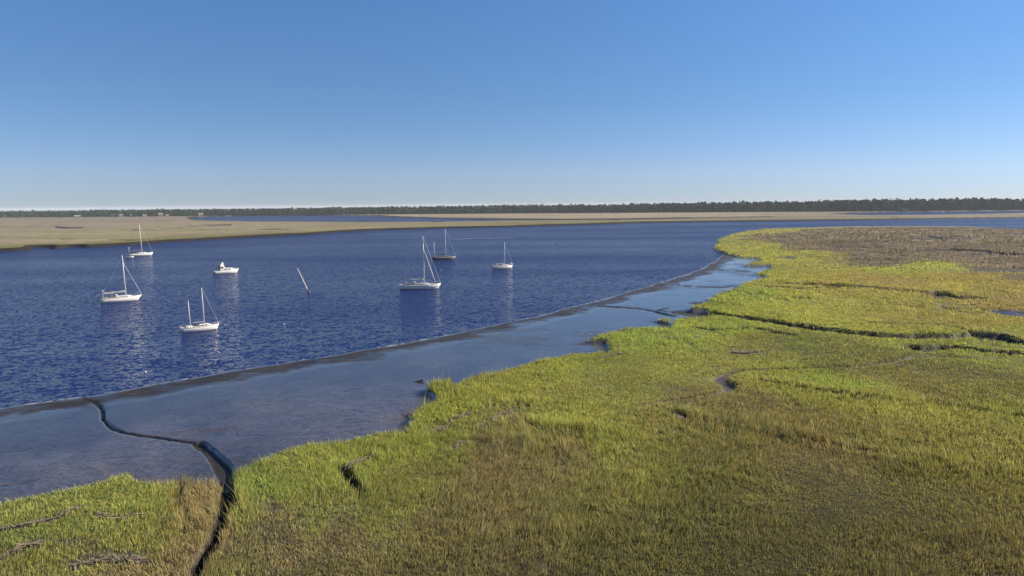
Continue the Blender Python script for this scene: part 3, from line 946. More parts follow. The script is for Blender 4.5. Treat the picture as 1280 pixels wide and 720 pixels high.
def rails(root, sheer, L, bow=True, stern=True, h=.62):
    if bow:
        p = MB()
        for sgn in (1, -1):
            xs = [L * .33, L * .42, L * .485]
            top = []
            for x in xs:
                s_, w_ = sheer(x)
                p.tube([(x, sgn * w_ * .9, s_), (x, sgn * w_ * .92, s_ + h)], .022, 5)
                top.append((x, sgn * w_ * .92, s_ + h))
            p.tube(top + [(L * .51, 0, sheer(L * .49)[0] + h)], .022, 5)
        p.build('bow_rail', M_steel, root)
    if stern:
        p = MB()
        top = []
        for x, sgn in ((-L * .36, 1), (-L * .47, 1), (-L * .47, -1), (-L * .36, -1)):
            s_, w_ = sheer(x)
            p.tube([(x, sgn * w_ * .92, s_), (x, sgn * w_ * .92, s_ + h)], .022, 5)
            top.append((x, sgn * w_ * .92, s_ + h))
        p.tube(top, .022, 5)
        p.build('stern_rail', M_steel, root)
    p = MB()
    for sgn in (1, -1):
        top = []
        for k in range(6):
            x = -L * .36 + k * L * .69 / 5
            s_, w_ = sheer(x)
            p.tube([(x, sgn * w_ * .93, s_), (x, sgn * w_ * .93, s_ + h)], .016, 4)
            top.append((x, sgn * w_ * .93, s_ + h))
        p.tube(top, .010, 4)
    p.build('lifeline', M_steel, root)


def cockpit(root, sheer, x0, x1, w):
    z = (sheer(x0)[0] + sheer(x1)[0]) / 2
    p = MB()
    p.box(((x0 + x1) / 2, w / 2, z + .14), (x1 - x0, .12, .26))
    p.box(((x0 + x1) / 2, -w / 2, z + .14), (x1 - x0, .12, .26))
    p.box((x0, 0, z + .12), (.12, w - .14, .2))
    c = p.build('cockpit_coaming', M_cream, root)
    MB().box(((x0 + x1) / 2, 0, z + .085), (x1 - x0 - .14, w - .14, .05)).build('cockpit_well_shade', M_black, c)  # black slab on the deck, painted in for the shade inside the cockpit
    wz = z + .75
    wheel = MB()
    pts = [((x0 + .55), .42 * math.cos(t * math.tau / 14), wz + .42 * math.sin(t * math.tau / 14)) for t in range(15)]
    wheel.tube(pts, .025, 5)
    wheel.tube([(x0 + .6, 0, z), (x0 + .6, 0, wz)], .06, 6)
    wheel.build('steering_wheel', M_steel, c)


def dodger(root, sheer, x, w, h, m, ln=1.2):
    z = sheer(x)[0] + .25
    sec = []
    for t in range(5):
        xx = x + ln * t / 4
        hh = h * (1 if t < 2 else 1 - .28 * (t - 1))
        sec.append([Vector((xx, w / 2, z)), Vector((xx, w / 2 * .92, z + hh * .8)), Vector((xx, w / 2 * .5, z + hh)), Vector((xx, -w / 2 * .5, z + hh)), Vector((xx, -w / 2 * .92, z + hh * .8)), Vector((xx, -w / 2, z))])
    return MB().loft(sec).build('spray_hood', m, root)


def bimini(root, sheer, x0, x1, w, h, m):
    z = sheer(x0)[0]
    c = MB().loft([[Vector((x, -w / 2, z + h - .12)), Vector((x, -w / 4, z + h)), Vector((x, w / 4, z + h)), Vector((x, w / 2, z + h - .12)), Vector((x, w / 4, z + h - .05)), Vector((x, -w / 4, z + h - .05))] for x in (x0, (x0 + x1) / 2, x1)]).build('bimini', m, root)
    for sgn in (1, -1):
        f = MB()
        f.tube([((x0 + x1) / 2, sgn * w / 2, z), (x0 + .05, sgn * w / 2, z + h - .14)], .022, 5)
        f.tube([((x0 + x1) / 2, sgn * w / 2, z), (x1 - .05, sgn * w / 2, z + h - .14)], .022, 5)
        f.build('bimini_frame', M_steel, c)


def boom(root, x, z, ln, m_cover, r=.07, cover=True):
    b_ = MB().tube([(x, 0, z), (x - ln, 0, z + .05)], r, 8).build('boom', M_alu, root)
    if cover:
        pts, rs = [], []
        for k in range(7):
            t = k / 6
            pts.append((x - .05 - (ln - .2) * t, 0, z + .20 + .06 * math.sin(t * 9)))
            rs.append(.20 - .10 * t)
        MB().tube(pts, rs, 8).build('sail_cover', m_cover, b_, True)


GROUP = 'boats moored on the river'


def moor(px, yaw):
    p = at(*px)
    return (p[0], p[1], 0.0), R(yaw)


# --- centre sloop with furled headsail
loc, rz = moor((525.5, 361), 6)
A = empty('sailboat', loc, rz, 'white single-masted sloop with pale furled headsail rising diagonally from its foredeck to the mast', 'sailboat', GROUP)
L = 11.0
sh = boat_hull(A, L, 3.3, (1.55, 1.2, 1.25), M_white, M_cream, transom=.7)
cabin(A, sh, -1.4, 2.6, 2.1, .5, M_white, 3)
cockpit(A, sh, -4.4, -1.6, 1.7)
dodger(A, sh, -1.9, 1.9, .75, M_canvasl, 1.0)
tx, tz, tb = mast(A, sh, 1.15, 13.0, .11, spreaders=(.38, .68), lean=.012)
boom(A, 1.0, tb + 1.25, 4.4, M_sail)
stay(A, (tx, 0, tz), (L * .495, 0, sh(L * .49)[0]), 'forestay')
stay(A, (tx, 0, tz), (-L * .49, 0, sh(-L * .49)[0]), 'backstay', .006)
for s_ in (1, -1):
    stay(A, (tx, 0, tz - .3), (.95, s_ * 1.5, sh(.95)[0]), 'shroud', .006)
fs = [Vector((1.2, 0, tb + 9.2)) * (1 - t) + Vector((L * .36, 0, sh(L * .36)[0] + .5)) * t for t in (0, .25, .5, .75, 1)]
MB().tube(fs, [.05, .09, .10, .11, .08], 8).build('furled_headsail', M_sail, A, True)
rails(A, sh, L)
MB().box((-5.0, .5, 2.0), (.35, .3, .6)).build('outboard_motor', M_canvasl, A, bevel=.05)
MB().box((-.4, 0, sh(-.4)[0] + .56), (.6, .6, .08)).build('hatch', M_glass, A)

# --- left cutter with bimini and stern gear
loc, rz = moor((152, 376.5), 38)
B = empty('sailboat', loc, rz, 'white sloop with grey cockpit awning and gear on its stern, left of every other boat', 'sailboat', GROUP)
L = 11.0
sh = boat_hull(B, L, 3.3, (1.75, 1.25, 1.2), M_white, M_cream, transom=.6, rake=.13)
cabin(B, sh, -1.0, 3.0, 2.2, .6, M_white, 3)
cockpit(B, sh, -4.4, -1.2, 1.8)
dodger(B, sh, -1.6, 2.0, .95, M_canvasl, 1.2)
bimini(B, sh, -4.4, -1.9, 2.2, 1.75, M_canvasl)
tx, tz, tb = mast(B, sh, 1.3, 12.4, .12, spreaders=(.36, .66), lean=.02)
boom(B, 1.1, tb + 1.5, 4.2, M_canvasl)
stay(B, (tx, 0, tz - 1.8), (L * .5, 0, sh(L * .49)[0]), 'forestay', .03)
stay(B, (tx, 0, tz), (-L * .49, 0, sh(-L * .49)[0]), 'backstay', .006)
for s_ in (1, -1):
    stay(B, (tx, 0, tz - .3), (1.1, s_ * 1.5, sh(1.1)[0]), 'shroud', .006)
rails(B, sh, L, h=.68)
d_ = MB()
for s_ in (1, -1):
    d_.tube([(-4.9, s_ * .9, 1.2), (-5.1, s_ * .9, 2.2), (-6.3, s_ * .9, 2.3)], .04, 6)
d_.tube([(-6.2, -.9, 2.28), (-6.2, .9, 2.28)], .03, 6)
d_.build('davit', M_steel, B)
o_ = MB().tube([(-4.8, -1.1, 1.2), (-4.8, -1.1, 3.6)], .05, 8).build('wind_generator_pole', M_alu, B)
w_ = MB().tube([(-5.0, -1.1, 3.65), (-4.5, -1.1, 3.65)], [.11, .07], 8)
for k in range(3):
    a_ = k * math.tau / 3 + .4
    w_.tube([(-4.48, -1.1, 3.65), (-4.48, -1.1 + .55 * math.cos(a_), 3.65 + .55 * math.sin(a_))], [.05, .02], 5)
w_.build('wind_generator', M_alu, o_)
MB().box((-5.45, .45, 1.55), (.4, .4, .75)).build('outboard_motor', M_canvasl, B, bevel=.06)
MB().box((-5.0, -.5, 1.7), (.35, .7, .5)).build('stern_locker', M_canvas, B, bevel=.05)

B.scale = (.8, .8, .8)

# --- two-masted ketch, nearest
loc, rz = moor((250.5, 413), 33)
C = empty('sailboat', loc, rz, 'small white two-masted ketch with bare masts, closest moored boat to the mud shore', 'sailboat', GROUP)
L = 8.0
sh = boat_hull(C, L, 2.5, (1.35, 1.05, 1.1), M_white, M_cream, transom=.66, rake=.08)
cabin(C, sh, -.2, 2.3, 1.7, .5, M_white, 2)
cabin(C, sh, -2.9, -1.35, 1.5, .4, M_white, 1, name='aft_cabin')
cockpit(C, sh, -1.35, -.25, 1.3)
MB().box((-.75, .2, sh(-.75)[0] + .5), (.5, .7, .5)).build('cockpit_cushion', M_canvas, C, bevel=.06)
tx, tz, tb = mast(C, sh, .95, 8.6, .085, spreaders=(.55,), lean=.018)
tx2, tz2, tb2 = mast(C, sh, -1.95, 6.0, .075, spreaders=(), lean=.03, name='mizzen_mast')
boom(C, .9, tb + .95, 2.3, M_sail, .05, cover=False)
stay(C, (tx, 0, tz), (L * .5, 0, sh(L * .49)[0]), 'forestay', .012)
for s_ in (1, -1):
    stay(C, (tx, 0, tz - .2), (.85, s_ * 1.15, sh(.85)[0]), 'shroud', .006)
    stay(C, (tx2, 0, tz2 - .2), (-2.1, s_ * 1.05, sh(-2.1)[0]), 'shroud', .006)
rails(C, sh, L, h=.5)
MB().box((-4.15, .2, 1.15), (.3, .8, .6)).build('outboard_motor', M_canvasl, C, bevel=.06)
MB().tube([(L * .46, 0, 1.36), (L * .57, 0, 1.5)], [.06, .045], 8).build('bowsprit', M_alu, C)

C.scale = (.8, .8, .8)

# --- far left sloop with dark canvas and dinghy
loc, rz = moor((176, 319.5), 38)
D = empty('sailboat', loc, rz, 'white sloop with dark cockpit canvas, moored close under the far bank', 'sailboat', GROUP)
L = 11.4
sh = boat_hull(D, L, 3.4, (1.55, 1.2, 1.2), M_white, M_cream, transom=.65)
cabin(D, sh, -1.6, 3.0, 2.2, .6, M_white, 3)
cockpit(D, sh, -4.6, -1.7, 1.8)
dodger(D, sh, -2.2, 2.2, 1.05, M_canvas, 1.4)
bimini(D, sh, -5.0, -2.5, 2.4, 1.9, M_canvas)
MB().box((-4.0, -1.45, 1.7), (2.6, .05, .8)).build('weather_cloth', M_canvas, D)
tx, tz, tb = mast(D, sh, .7, 14.2, .14, spreaders=(.4, .7), lean=.03)
boom(D, .5, tb + 1.6, 4.2, M_canvas)
stay(D, (tx, 0, tz), (L * .5, 0, sh(L * .49)[0]), 'forestay', .02)
stay(D, (tx, 0, tz), (-L * .49, 0, sh(-L * .49)[0]), 'backstay', .006)
for s_ in (1, -1):
    stay(D, (tx, 0, tz - .3), (.5, s_ * 1.5, sh(.5)[0]), 'shroud', .006)
rails(D, sh, L)
p_ = MB().tube([(-5.2, -1.0, 1.1), (-5.2, -1.0, 4.0)], .09, 8).build('radar_pole', M_alu, D)
MB().ball((-5.2, -1.0, 4.15), .32, 2, (1, 1, .6)).build('radar_dome', M_white, p_, True)


D.scale = (.93, .93, .93)


def dinghy(loc, rz, s, label):
    e = empty('dinghy', loc, rz, label, 'dinghy')
    t = MB()
    pts = [(-1.4, .62, .3), (.5, .62, .3), (1.1, .45, .36), (1.5, 0, .45), (1.1, -.45, .36), (.5, -.62, .3), (-1.4, -.62, .3)]
    t.tube([tuple(c * s for c in p) for p in pts], .22 * s, 8).build('inflatable_tube', M_white, e, True)
    f = MB().box((-.1 * s, 0, .2 * s), (2.4 * s, 1.0 * s, .12 * s)).build('floor', M_canvasl, e)
    MB().box((-.3 * s, 0, .42 * s), (.3 * s, 1.05 * s, .06 * s)).build('thwart', M_wood, e)
    MB().box((-1.35 * s, 0, .35 * s), (.08 * s, 1.1 * s, .5 * s)).build('transom', M_wood, e)
    return e


pd = at(162, 322.3)
dinghy((pd[0], pd[1], 0), R(14), 1.05, 'small white dinghy floating at the stern of the sloop with dark cockpit canvas')

# --- motor boat
loc, rz = moor((283, 341.5), 36)
E = empty('motorboat', loc, rz, 'white motorboat with raised helm, dark aft canopy and low bow, with no mast', 'motorboat', GROUP)
L = 8.2
sh = boat_hull(E, L, 2.9, (1.5, 1.15, .95), M_white, M_white, transom=.88, rake=.12)
cabin(E, sh, -1.2, 2.7, 2.3, .75, M_white, 2)
sec = []
for x, zt in ((-2.0, 2.55), (-.9, 2.55), (-.3, 1.9)):
    sec.append([Vector((x, 1.0, sh(x)[0])), Vector((x, .88, zt)), Vector((x, -.88, zt)), Vector((x, -1.0, sh(x)[0]))])
wh = MB().loft(sec).build('wheelhouse', M_white, E)
for s_ in (1, -1):
    MB().box((-1.45, s_ * .975, 2.05), (.8, .03, .42)).build('side_window', M_glass, wh)
MB().box((-.62, 0, 2.30), (.04, 1.5, .5), Matrix.Rotation(R(-42), 3, 'Y').to_euler()).build('windscreen', M_glass, wh)
fb = MB().loft([[Vector((-1.9, .8, 2.55)), Vector((-1.9, .7, 3.15)), Vector((-1.9, -.7, 3.15)), Vector((-1.9, -.8, 2.55))],
                [Vector((-.7, .75, 2.5)), Vector((-1.0, .55, 3.2)), Vector((-1.0, -.55, 3.2)), Vector((-.7, -.75, 2.5))]]).build('flybridge', M_white, E)
MB().ball((-1.25, 0, 3.4), .5, 2, (1, 1, .7)).build('radar_dome', M_white, fb, True)
can = MB().box((-3.0, 0, 2.35), (2.0, 2.2, .12)).build('aft_canopy', M_canvas, E, bevel=.03)
for x in (-3.9, -2.2):
    for s_ in (1, -1):
        MB().tube([(x, s_ * 1.05, sh(x)[0]), (x, s_ * 1.05, 2.32)], .03, 6).build('canopy_post', M_steel, can)
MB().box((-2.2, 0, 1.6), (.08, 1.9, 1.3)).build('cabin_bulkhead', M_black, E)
rails(E, sh, L, True, False, .5)

# --- rear two-masted ketch, dark hulled aft
loc, rz = moor((555, 324.5), 10)
F = empty('sailboat', loc, rz, 'grey weathered two-masted ketch with dark aft hull moored behind the larger sloop', 'sailboat', GROUP)
L = 10.0
sh = boat_hull(F, L, 3.1, (1.45, 1.05, 1.2), M_grayhull, M_wood, transom=.5, rake=.12)
cabin(F, sh, -1.2, 2.8, 1.9, .5, M_grayhull, 2)
cockpit(F, sh, -3.3, -1.4, 1.5)
MB().box((-3.1, -1.02, .75), (3.6, .06, .7)).build('weather_cloth', M_canvas, F)
tx, tz, tb = mast(F, sh, .9, 11.6, .11, spreaders=(.5,), lean=.02)
tx2, tz2, tb2 = mast(F, sh, -3.9, 6.2, .1, spreaders=(), lean=.01, name='mizzen_mast')
boom(F, .75, tb + .9, 4.0, M_canvas, .09)
stay(F, (tx, 0, tz), (L * .5, 0, sh(L * .49)[0]), 'forestay', .016)
for s_ in (1, -1):
    stay(F, (tx, 0, tz - .3), (.8, s_ * 1.4, sh(.8)[0]), 'shroud', .006)
rails(F, sh, L)
MB().tube([(L * .47, 0, 1.45), (L * .55, 0, 1.75)], [.08, .05], 8).build('bowsprit', M_wood, F)

# --- small sloop on the right
loc, rz = moor((628.5, 335.5), 26)
G = empty('sailboat', loc, rz, 'small white sloop with one thin bare mast, rightmost boat in the anchorage', 'sailboat', GROUP)
L = 7.8
sh = boat_hull(G, L, 2.4, (1.2, .9, 1.0), M_white, M_cream, transom=.62)
cabin(G, sh, -.6, 2.3, 1.7, .5, M_white, 2)
cockpit(G, sh, -3.1, -.8, 1.4)
tx, tz, tb = mast(G, sh, .75, 8.3, .075, spreaders=(.5,), lean=.0)
boom(G, .65, tb + .85, 2.8, M_canvasl, .05, cover=False)
stay(G, (tx, 0, tz), (L * .5, 0, sh(L * .49)[0]), 'forestay', .012)
for s_ in (1, -1):
    stay(G, (tx, 0, tz - .3), (.65, s_ * 1.1, sh(.65)[0]), 'shroud', .006)
rails(G, sh, L)
MB().box((-3.95, .2, 1.1), (.35, .7, .8)).build('outboard_motor', M_canvasl, G, bevel=.06)

# --- tiny cruiser far off by the right hand wood
p = at(1177, 265.3)
H_ = empty('motorboat', (p[0], p[1], 0), R(4), 'tiny white cruiser far off on the back channel in front of the right-hand wood', 'motorboat')
sh = boat_hull(H_, 12, 3.6, (1.9, 1.5, 1.4), M_white, M_white, transom=.85)
cabin(H_, sh, -3.5, 3.0, 2.8, 1.5, M_white, 2)
MB().box((-1.5, 0, 3.4), (3.6, 2.4, .9), taper=.85).build('wheelhouse', M_white, H_, bevel=.1)

# --- leaning pile
p0 = at(386.5, 366.5)
pile = empty('mooring_pile', (p0[0], p0[1], 0), 0, 'bleached pile leaning left out of open water between the boats, dark at its foot', 'pile')
top = Vector((-2.85, .3, 6.4))
MB().tube([top * -.12, top * .35, top], [.15, .13, .11], 10).build('shaft', M_pile, pile, True)
cr = MB()
cr.tube([top * -.12, top * .05, top * .16], [.26, .24, .16], 12)
for k in range(14):
    t = random.uniform(-.05, .09); a_ = random.uniform(0, math.tau)
    cr.ball(top * t + Vector((math.cos(a_) * .28, math.sin(a_) * .28, 0)), random.uniform(.06, .12), 1)
cr.build('mussel_crust', M_barn, pile)

M_buoy = simple('buoy_white', (.5, .5, .48), .4)
M_buoyo = simple('buoy_grey', (.22, .23, .25), .5)


def buoy(px, r, label, m):
    p = at(*px)
    e = empty('buoy', (p[0], p[1], 0), 0, label, 'buoy')
    MB().ball((0, 0, r * .35), r, 2).build('float', m, e, True)
    MB().tube([(r * .5 * math.cos(t), 0, r * 1.45 + r * .5 * math.sin(t) * .5) for t in np.linspace(0, math.tau, 10)], r * .08, 5).build('ring', M_steel, e)


buoy((182, 465.5), .13, 'tiny white float on open water close to the mud edge', M_buoy)
buoy((281, 407), .17, 'pale mooring float ahead of the small two-masted white ketch', M_buoyo)
buoy((355, 405.5), .13, 'white mooring float alone between the leaning pile and the mud shore', M_buoy)
buoy((551.5, 337.5), .2, 'pale mooring float between the larger sloop and the grey ketch', M_buoyo)


# ------------------------------------------------------------------ dead reed wrack, one mat each
M_reed, n, l, b = mat('dead_reed_material')
ac = n.new('ShaderNodeAttribute'); ac.attribute_name = 'Col'
l.new(ac.outputs['Color'], b.inputs['Base Color']); b.inputs['Roughness'].default_value = .9
wl_ = ['pale curved mat of dead reeds beside the dark hole in the grass', 'short straw-coloured reed streak near the inlet with the grass hummock', 'forked pale mat of dead reeds at the left end of the brown grass patch',
       'small straw streak in green grass near the mud edge, right of the dark hole', 'bent straw line below the narrow dark gap in bright grass', 'thin pale reed line climbing toward the bank hummock', 'small pale reed blob between two dark gaps in bright grass',
       'pale reed streak below the shaded inlets of the upper bank', 'light grey-tan patch of dead reeds alone in the brown-green field', 'long straw line crossing the green grass at the corner left of the creek, upper one', 'straw line running into the bare brown patch left of the creek',
       'grey-brown mat of flattened reeds at the bottom left by the creek grass', 'pale tan wrack patch among the yellow-green grass above the bright ridge', 'faint short reed line on the green lobe left of the creek', 'short pale reed streak just above the long dark gap in the brown patch']
for (pts, w), lab in zip(wrack, wl_):
    P = np.array(pts)
    seg = np.hypot(*np.diff(P, axis=0).T)
    cum = np.concatenate([[0], np.cumsum(seg)])
    w = w * .6
    k = int(cum[-1] * 2 * w * 75)
    s = rng.uniform(0, cum[-1], k)
    x = np.interp(s, cum, P[:, 0]); y = np.interp(s, cum, P[:, 1])
    tx = np.interp(s + .1, cum, P[:, 0]) - np.interp(s - .1, cum, P[:, 0]); ty = np.interp(s + .1, cum, P[:, 1]) - np.interp(s - .1, cum, P[:, 1])
    an = np.arctan2(ty, tx) + rng.normal(0, .6, k)
    kk = vnoise(x * 1.0, y * 1.0, .9, 33) + .25 * vnoise(x, y, 3.0, 34) > rng.uniform(.1, .75, k)
    x, y, an = x[kk], y[kk], an[kk]
    k = len(x)
    off = rng.normal(0, w * .45, k).clip(-w, w)
    x = x - np.sin(an) * off + rng.normal(0, .06, k); y = y + np.cos(an) * off + rng.normal(0, .06, k)
    z = sample(Z, x, y) + .06 + rng.uniform(0, .14, k)
    hl = rng.uniform(.25, .6, k); wd = rng.uniform(.02, .045, k)
    dx, dy = np.cos(an), np.sin(an)
    tz = rng.normal(0, .07, k)
    V = np.empty((k, 4, 3))
    for q_, (a_, c_) in enumerate(((-1, -1), (1, -1), (1, 1), (-1, 1))):
        V[:, q_] = np.stack([x + dx * hl * a_ - dy * wd * c_, y + dy * hl * a_ + dx * wd * c_, z + tz * a_ + rng.normal(0, .01, k)], -1)
    cc = np.array([.16, .127, .083]) * rng.uniform(.55, 1.25, k)[:, None]
    o = new_mesh('reed_wrack', V.reshape(-1, 3), np.arange(k * 4), np.arange(k) * 4, None, M_reed, {'Col': np.repeat(cc, 4, 0)})
    tag(o, lab, 'reed wrack', 'mats of dead reeds on the marsh')

# driftwood on the mud
br = MB()
p = at(820, 388, .35)
br.tube([(0, 0, .1), (1.2, .2, .3), (2.6, .1, .55), (3.4, .3, .5)], [.12, .1, .07, .04], 7)
br.tube([(1.2, .2, .3), (1.7, .6, .9)], [.06, .03], 6)
br.tube([(2.2, .1, .48), (2.6, -.3, 1.0)], [.05, .02], 6)
o = br.build('driftwood', simple('driftwood_dark', (.06, .05, .04), .8, noise=.3)); o.location = (p[0], p[1], .25)
tag(o, 'dark bare branch stranded on the mud next to the upper gully', 'driftwood')
p = at(524, 478, .35)
br = MB()
for k in range(6):
    a_ = random.uniform(-.5, .5)
    br.tube([(-.5 + random.uniform(-.3, .3), random.uniform(-.2, .2), .08), (.5 * math.cos(a_), .5 * math.sin(a_), random.uniform(.15, .5))], [.07, .03], 6)
o = br.build('driftwood', bpy.data.materials['driftwood_dark']); o.location = (p[0], p[1], .28)
tag(o, 'small dark snag lying on open mud off the grass hummock', 'driftwood')


# ------------------------------------------------------------------ foam on the shore and the streak on the river
M_foam = simple('foam_material', (.3, .3, .3), .7, noise=.2)
riv = np.array(river[3:24])
fv, fl, fs_ = [], [], []
bmf = bmesh.new()
seg = np.hypot(*np.diff(riv, axis=0).T); cum = np.concatenate([[0], np.cumsum(seg)])
s = 0
while s < cum[-1]:
    ln_ = random.uniform(.4, 2.4)
    if random.random() < .75:
        rows = []
        for k in range(5):
            t = s + ln_ * k / 4
            x = np.interp(t, cum, riv[:, 0]); y = np.interp(t, cum, riv[:, 1])
            rows.append((x, y))
        off = random.uniform(-.25, .15)
        wd = random.uniform(.05, .22) * (1 + np.hypot(x, y) / 400)
        tv = []
        for k, (x, y) in enumerate(rows):
            e = math.sin(k / 4 * math.pi) * wd + .02
            tv.append((bmf.verts.new((x - .3 * off, y + off + e, .012)), bmf.verts.new((x - .3 * off, y + off - e, .012))))
        for a_, b_ in zip(tv, tv[1:]):
            bmf.faces.new((a_[0], a_[1], b_[1], b_[0]))
    s += ln_ * random.uniform(.8, 1.5)
def foam_object(bm_, label, m_):
    bmesh.ops.recalc_face_normals(bm_, faces=bm_.faces)
    me_ = bpy.data.meshes.new('foam'); bm_.to_mesh(me_); bm_.free(); me_.materials.append(m_)
    o_ = bpy.data.objects.new('foam', me_); col.objects.link(o_)
    o_['kind'] = 'stuff'; o_['label'] = label


foam_object(bmf, 'thin broken foam line along the mud shore', M_foam)
bmf = bmesh.new()
st = np.array(P2([(558, 299.5), (590, 298.4), (620, 297.6), (650, 296.8), (678, 296.2)]))
for k in range(13):
    t = random.random(); i = min(int(t * 4), 3); f = t * 4 - i
    p = st[i] * (1 - f) + st[i + 1] * f
    ln_ = random.uniform(3, 9); wd = random.uniform(.25, 1.0)
    x, y = p[0], p[1] + random.uniform(-5, 5)
    pts = [(x + ln_ * math.cos(a_), y + wd * math.sin(a_) * random.uniform(.6, 1.2) + ln_ * math.cos(a_) * .12, .012 + k * .0006) for a_ in np.linspace(0, math.tau, 11)[:-1]]
    bmf.faces.new([bmf.verts.new(p_) for p_ in pts])
foam_object(bmf, 'pale foam streak on the far river', simple('streak_foam', (.17, .18, .20), .7, noise=.2))

# ------------------------------------------------------------------ far woods (read as one mass)
fm, n, l, b = mat('forest_material')
n.remove(b)
out = n['Material Output']
ac = n.new('ShaderNodeAttribute'); ac.attribute_name = 'Col'
df = n.new('ShaderNodeBsdfDiffuse'); l.new(ac.outputs['Color'], df.inputs[0]); l.new(df.outputs[0], out.inputs[0])
front = [(-500, 276), (-100, 272.6), (0, 272), (160, 271), (240, 270.2), (320, 269.2), (480, 268.2), (640, 267), (800, 266), (960, 265), (1060, 264.6), (1130, 264), (1280, 262.6), (1500, 260)]
FP = np.array([at(u, v, 1.2) for u, v in front])
FAZ = np.arctan2(FP[:, 0], FP[:, 1]); FRD = np.hypot(FP[:, 0], FP[:, 1])


def forest(name, label, u0, u1, clear):
    a0, a1 = math.atan2(u0 - 640, FPX), math.atan2(u1 - 640, FPX)
    tv, tc_, ts = [], [], []
    total = 0
    n_tree = int((a1 - a0) * 1600 * 2.4)
    rows = []
    for k in range(n_tree):
        a = random.uniform(a0, a1)
        d0 = np.interp(a, FAZ, FRD)
        dep = random.random() ** 1.7 * 420
        rows.append((a, d0 + dep))
    rows = np.array(rows)
    X = rows[:, 1] * np.sin(rows[:, 0]); Y = rows[:, 1] * np.cos(rows[:, 0])
    hn = fbm(X, Y, 120, 3, 90)
    az = np.degrees(rows[:, 0])
    base_h = np.interp(az, [-50, -37, -25, -15, 0, 18, 25, 38, 50], [15, 15, 16, 17, 18.5, 21, 23.5, 27, 28])
    for i in range(len(X)):
        h = base_h[i] * (.66 + .5 * hn[i] + random.uniform(-.2, .2))
        if clear:
            for hx, hy, hw in clear:
                if abs(X[i] - hx) < hw and Y[i] < hy + 12:
                    h = 0
        if h == 0:
            continue
        pine = random.random() < .45
        cw = h * (.2 if pine else .32) * random.uniform(.8, 1.2)
        zc_, hh = (h * .6, h * .41) if pine else (h * .5, h * .5)
        nb_ = 40
        v = rng.normal(0, 1, (nb_, 3)); v /= np.linalg.norm(v, axis=1)[:, None]
        v *= rng.uniform(.55, 1.0, nb_)[:, None] ** .5
        c0 = np.array([X[i], Y[i], 1.1 + zc_]) + v * np.array([cw, cw, hh])
        c0[-7:] = np.array([X[i], Y[i], 1.0]) + rng.uniform(-1, 1, (7, 3)) * np.array([4, 4, 0]) + np.array([0, 0, 1]) * rng.uniform(.5, 4.5, 7)[:, None]
        sz = rng.uniform(.9, 2.0, nb_) * h / 17
        nrm = rng.normal(0, 1, (nb_, 3)) + v * 1.2; nrm /= np.linalg.norm(nrm, axis=1)[:, None]
        t1 = np.cross(nrm, rng.normal(0, 1, (nb_, 3))); t1 /= np.linalg.norm(t1, axis=1)[:, None]
        t2 = np.cross(nrm, t1)
        q4 = np.stack([c0 + (t1 * a_ + t2 * b_) * sz[:, None] for a_, b_ in ((-1, -.7), (1, -.5), (.8, .7), (-.7, .9))], 1)
        tv.append(q4.reshape(-1, 3))
        cc = (np.array([.017, .036, .017]) if pine else np.array([.026, .048, .018])) * random.uniform(.65, 1.45)
        if random.random() < .05:
            cc = np.array([.085, .088, .048]) * random.uniform(.8, 1.2)
        tc_.append(np.repeat(cc * rng.uniform(.75, 1.25, nb_)[:, None], 4, 0))
        # trunk
        r_ = .28
        tr_ = np.array([[X[i] - r_, Y[i] - r_, .8], [X[i] + r_, Y[i] - r_, .8], [X[i] + r_ * .6, Y[i] - r_, zc_ + 1], [X[i] - r_ * .6, Y[i] - r_, zc_ + 1],
                        [X[i] + r_, Y[i] - r_, .8], [X[i] + r_, Y[i] + r_, .8], [X[i] + r_ * .6, Y[i] + r_, zc_ + 1], [X[i] + r_ * .6, Y[i] - r_, zc_ + 1]])
        tv.append(tr_); tc_.append(np.repeat(np.array([[.035, .03, .022]]), 8, 0))
    V = np.concatenate(tv); Cc = np.concatenate(tc_)
    # understorey along the edge
    nq = len(V) // 4
    o = new_mesh(name, V, np.arange(len(V)), np.arange(nq) * 4, None, fm, {'Col': Cc})
    o['kind'] = 'stuff'; o['label'] = label
    return o


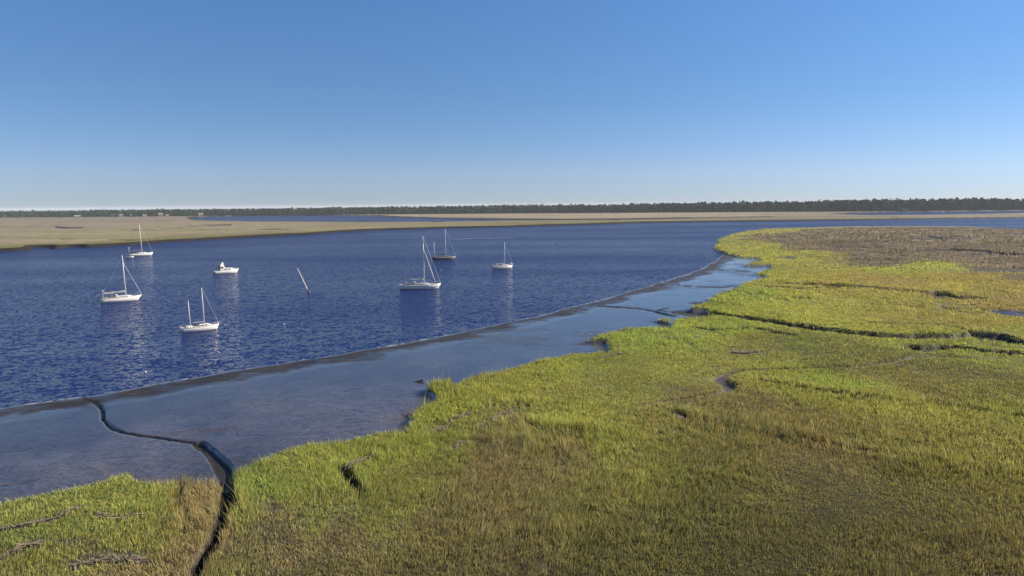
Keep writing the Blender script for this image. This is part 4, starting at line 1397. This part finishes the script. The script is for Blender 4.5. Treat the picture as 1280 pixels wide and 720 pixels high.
# ------------------------------------------------------------------ houses on the far shore
M_wall = simple('pale_house_wall', (.23, .22, .21), .8)
M_wallg = simple('tan_house_wall', (.28, .25, .21), .8)
M_roofw = simple('light_metal_roof', (.2, .2, .2), .45)
M_roofg = simple('grey_shingle_roof', (.22, .21, .21), .85)
houses = [(4, 271.6, 14, 9, 4.5, M_wall, M_roofw, 'low pale house at the left end of the far wooded shore'),
          (97, 271.8, 17, 9, 4, M_wall, M_roofw, 'long low white house standing below the far woods, second from the left'),
          (141, 270.9, 10, 8, 5, M_wallg, M_roofg, 'tan house with grey roof among the far left trees'),
          (152, 271, 14, 9, 5, M_wall, M_roofw, 'pale house with light roof beside the tan one on the far shore'),
          (166, 270.8, 12, 8, 5, M_wall, M_roofg, 'pale house with grey roof left of the tall white house on the far shore'),
          (181, 270.8, 11, 8, 4.5, M_wallg, M_roofw, 'tan cottage with light roof next to the tall white house on the far shore'),
          (201, 270.8, 13, 10, 8, M_wall, M_roofw, 'tall bright white house on the far shore, most visible of the row'),
          (209, 270.8, 9, 8, 4, M_wall, M_roofw, 'low white annex just right of the tall white house on the far shore'),
          (251, 270.4, 13, 9, 7, M_wallg, M_roofg, 'tan house standing where the back channel water begins under the woods'),
          (1132, 263.9, 15, 9, 5, M_wall, M_roofw, 'low pale house under the taller right-hand wood')]
clear = []
for u, v, w, d, h, mw, mr_, lab in houses:
    p = at(u, v, 1.2)
    e = empty('house', (p[0], p[1], 1.0), -math.atan2(p[0], p[1]), lab, 'house', 'houses on the far shore')
    e.scale = (.8, .8, .8)
    wo = MB().box((0, 0, h / 2), (w, d, h)).build('wall', mw, e)
    MB().loft([[Vector((x, -d / 2 - .5, h)), Vector((x, 0, h + d * .32)), Vector((x, d / 2 + .5, h)), Vector((x, d / 2 + .5, h - .25)), Vector((x, -d / 2 - .5, h - .25))] for x in (-w / 2 - .5, w / 2 + .5)]).build('roof', mr_, e)
    for k in range(int(w // 4)):
        x = -w / 2 + (k + .5) * w / int(w // 4)
        for fl_ in range(1 if h < 6.5 else 2):
            f_ = MB().box((x, -d / 2 - .03, 1.9 + fl_ * 3.0), (1.5, .08, 1.5)).build('window', M_glass, wo)
    MB().box((w * .06 + .4, -d / 2 - .04, 1.05), (1.0, .1, 2.1)).build('door', M_wood, wo)
    clear.append((p[0], p[1], w * .55))
forest('forest', 'dark green mixed woods along the far horizon behind the marsh', -480, 1500, clear)

# ------------------------------------------------------------------ air
HAZE = True
if HAZE:
    hm = bpy.data.materials.new('haze_material')
    hm.use_nodes = True
    n = hm.node_tree.nodes; l = hm.node_tree.links
    n.remove(n['Principled BSDF'])
    pv = n.new('ShaderNodeVolumePrincipled')
    pv.inputs['Color'].default_value = (.75, .84, .95, 1)
    pv.inputs['Density'].default_value = .000065
    pv.inputs['Anisotropy'].default_value = 0.0
    l.new(pv.outputs[0], n['Material Output'].inputs['Volume'])
    hb = MB().box((0, 4000, 15.25), (24000, 16500, 36.5))
    hz = hb.build('haze', hm)
    hz['kind'] = 'stuff'; hz['label'] = 'thin blue air over the far marsh and woods'
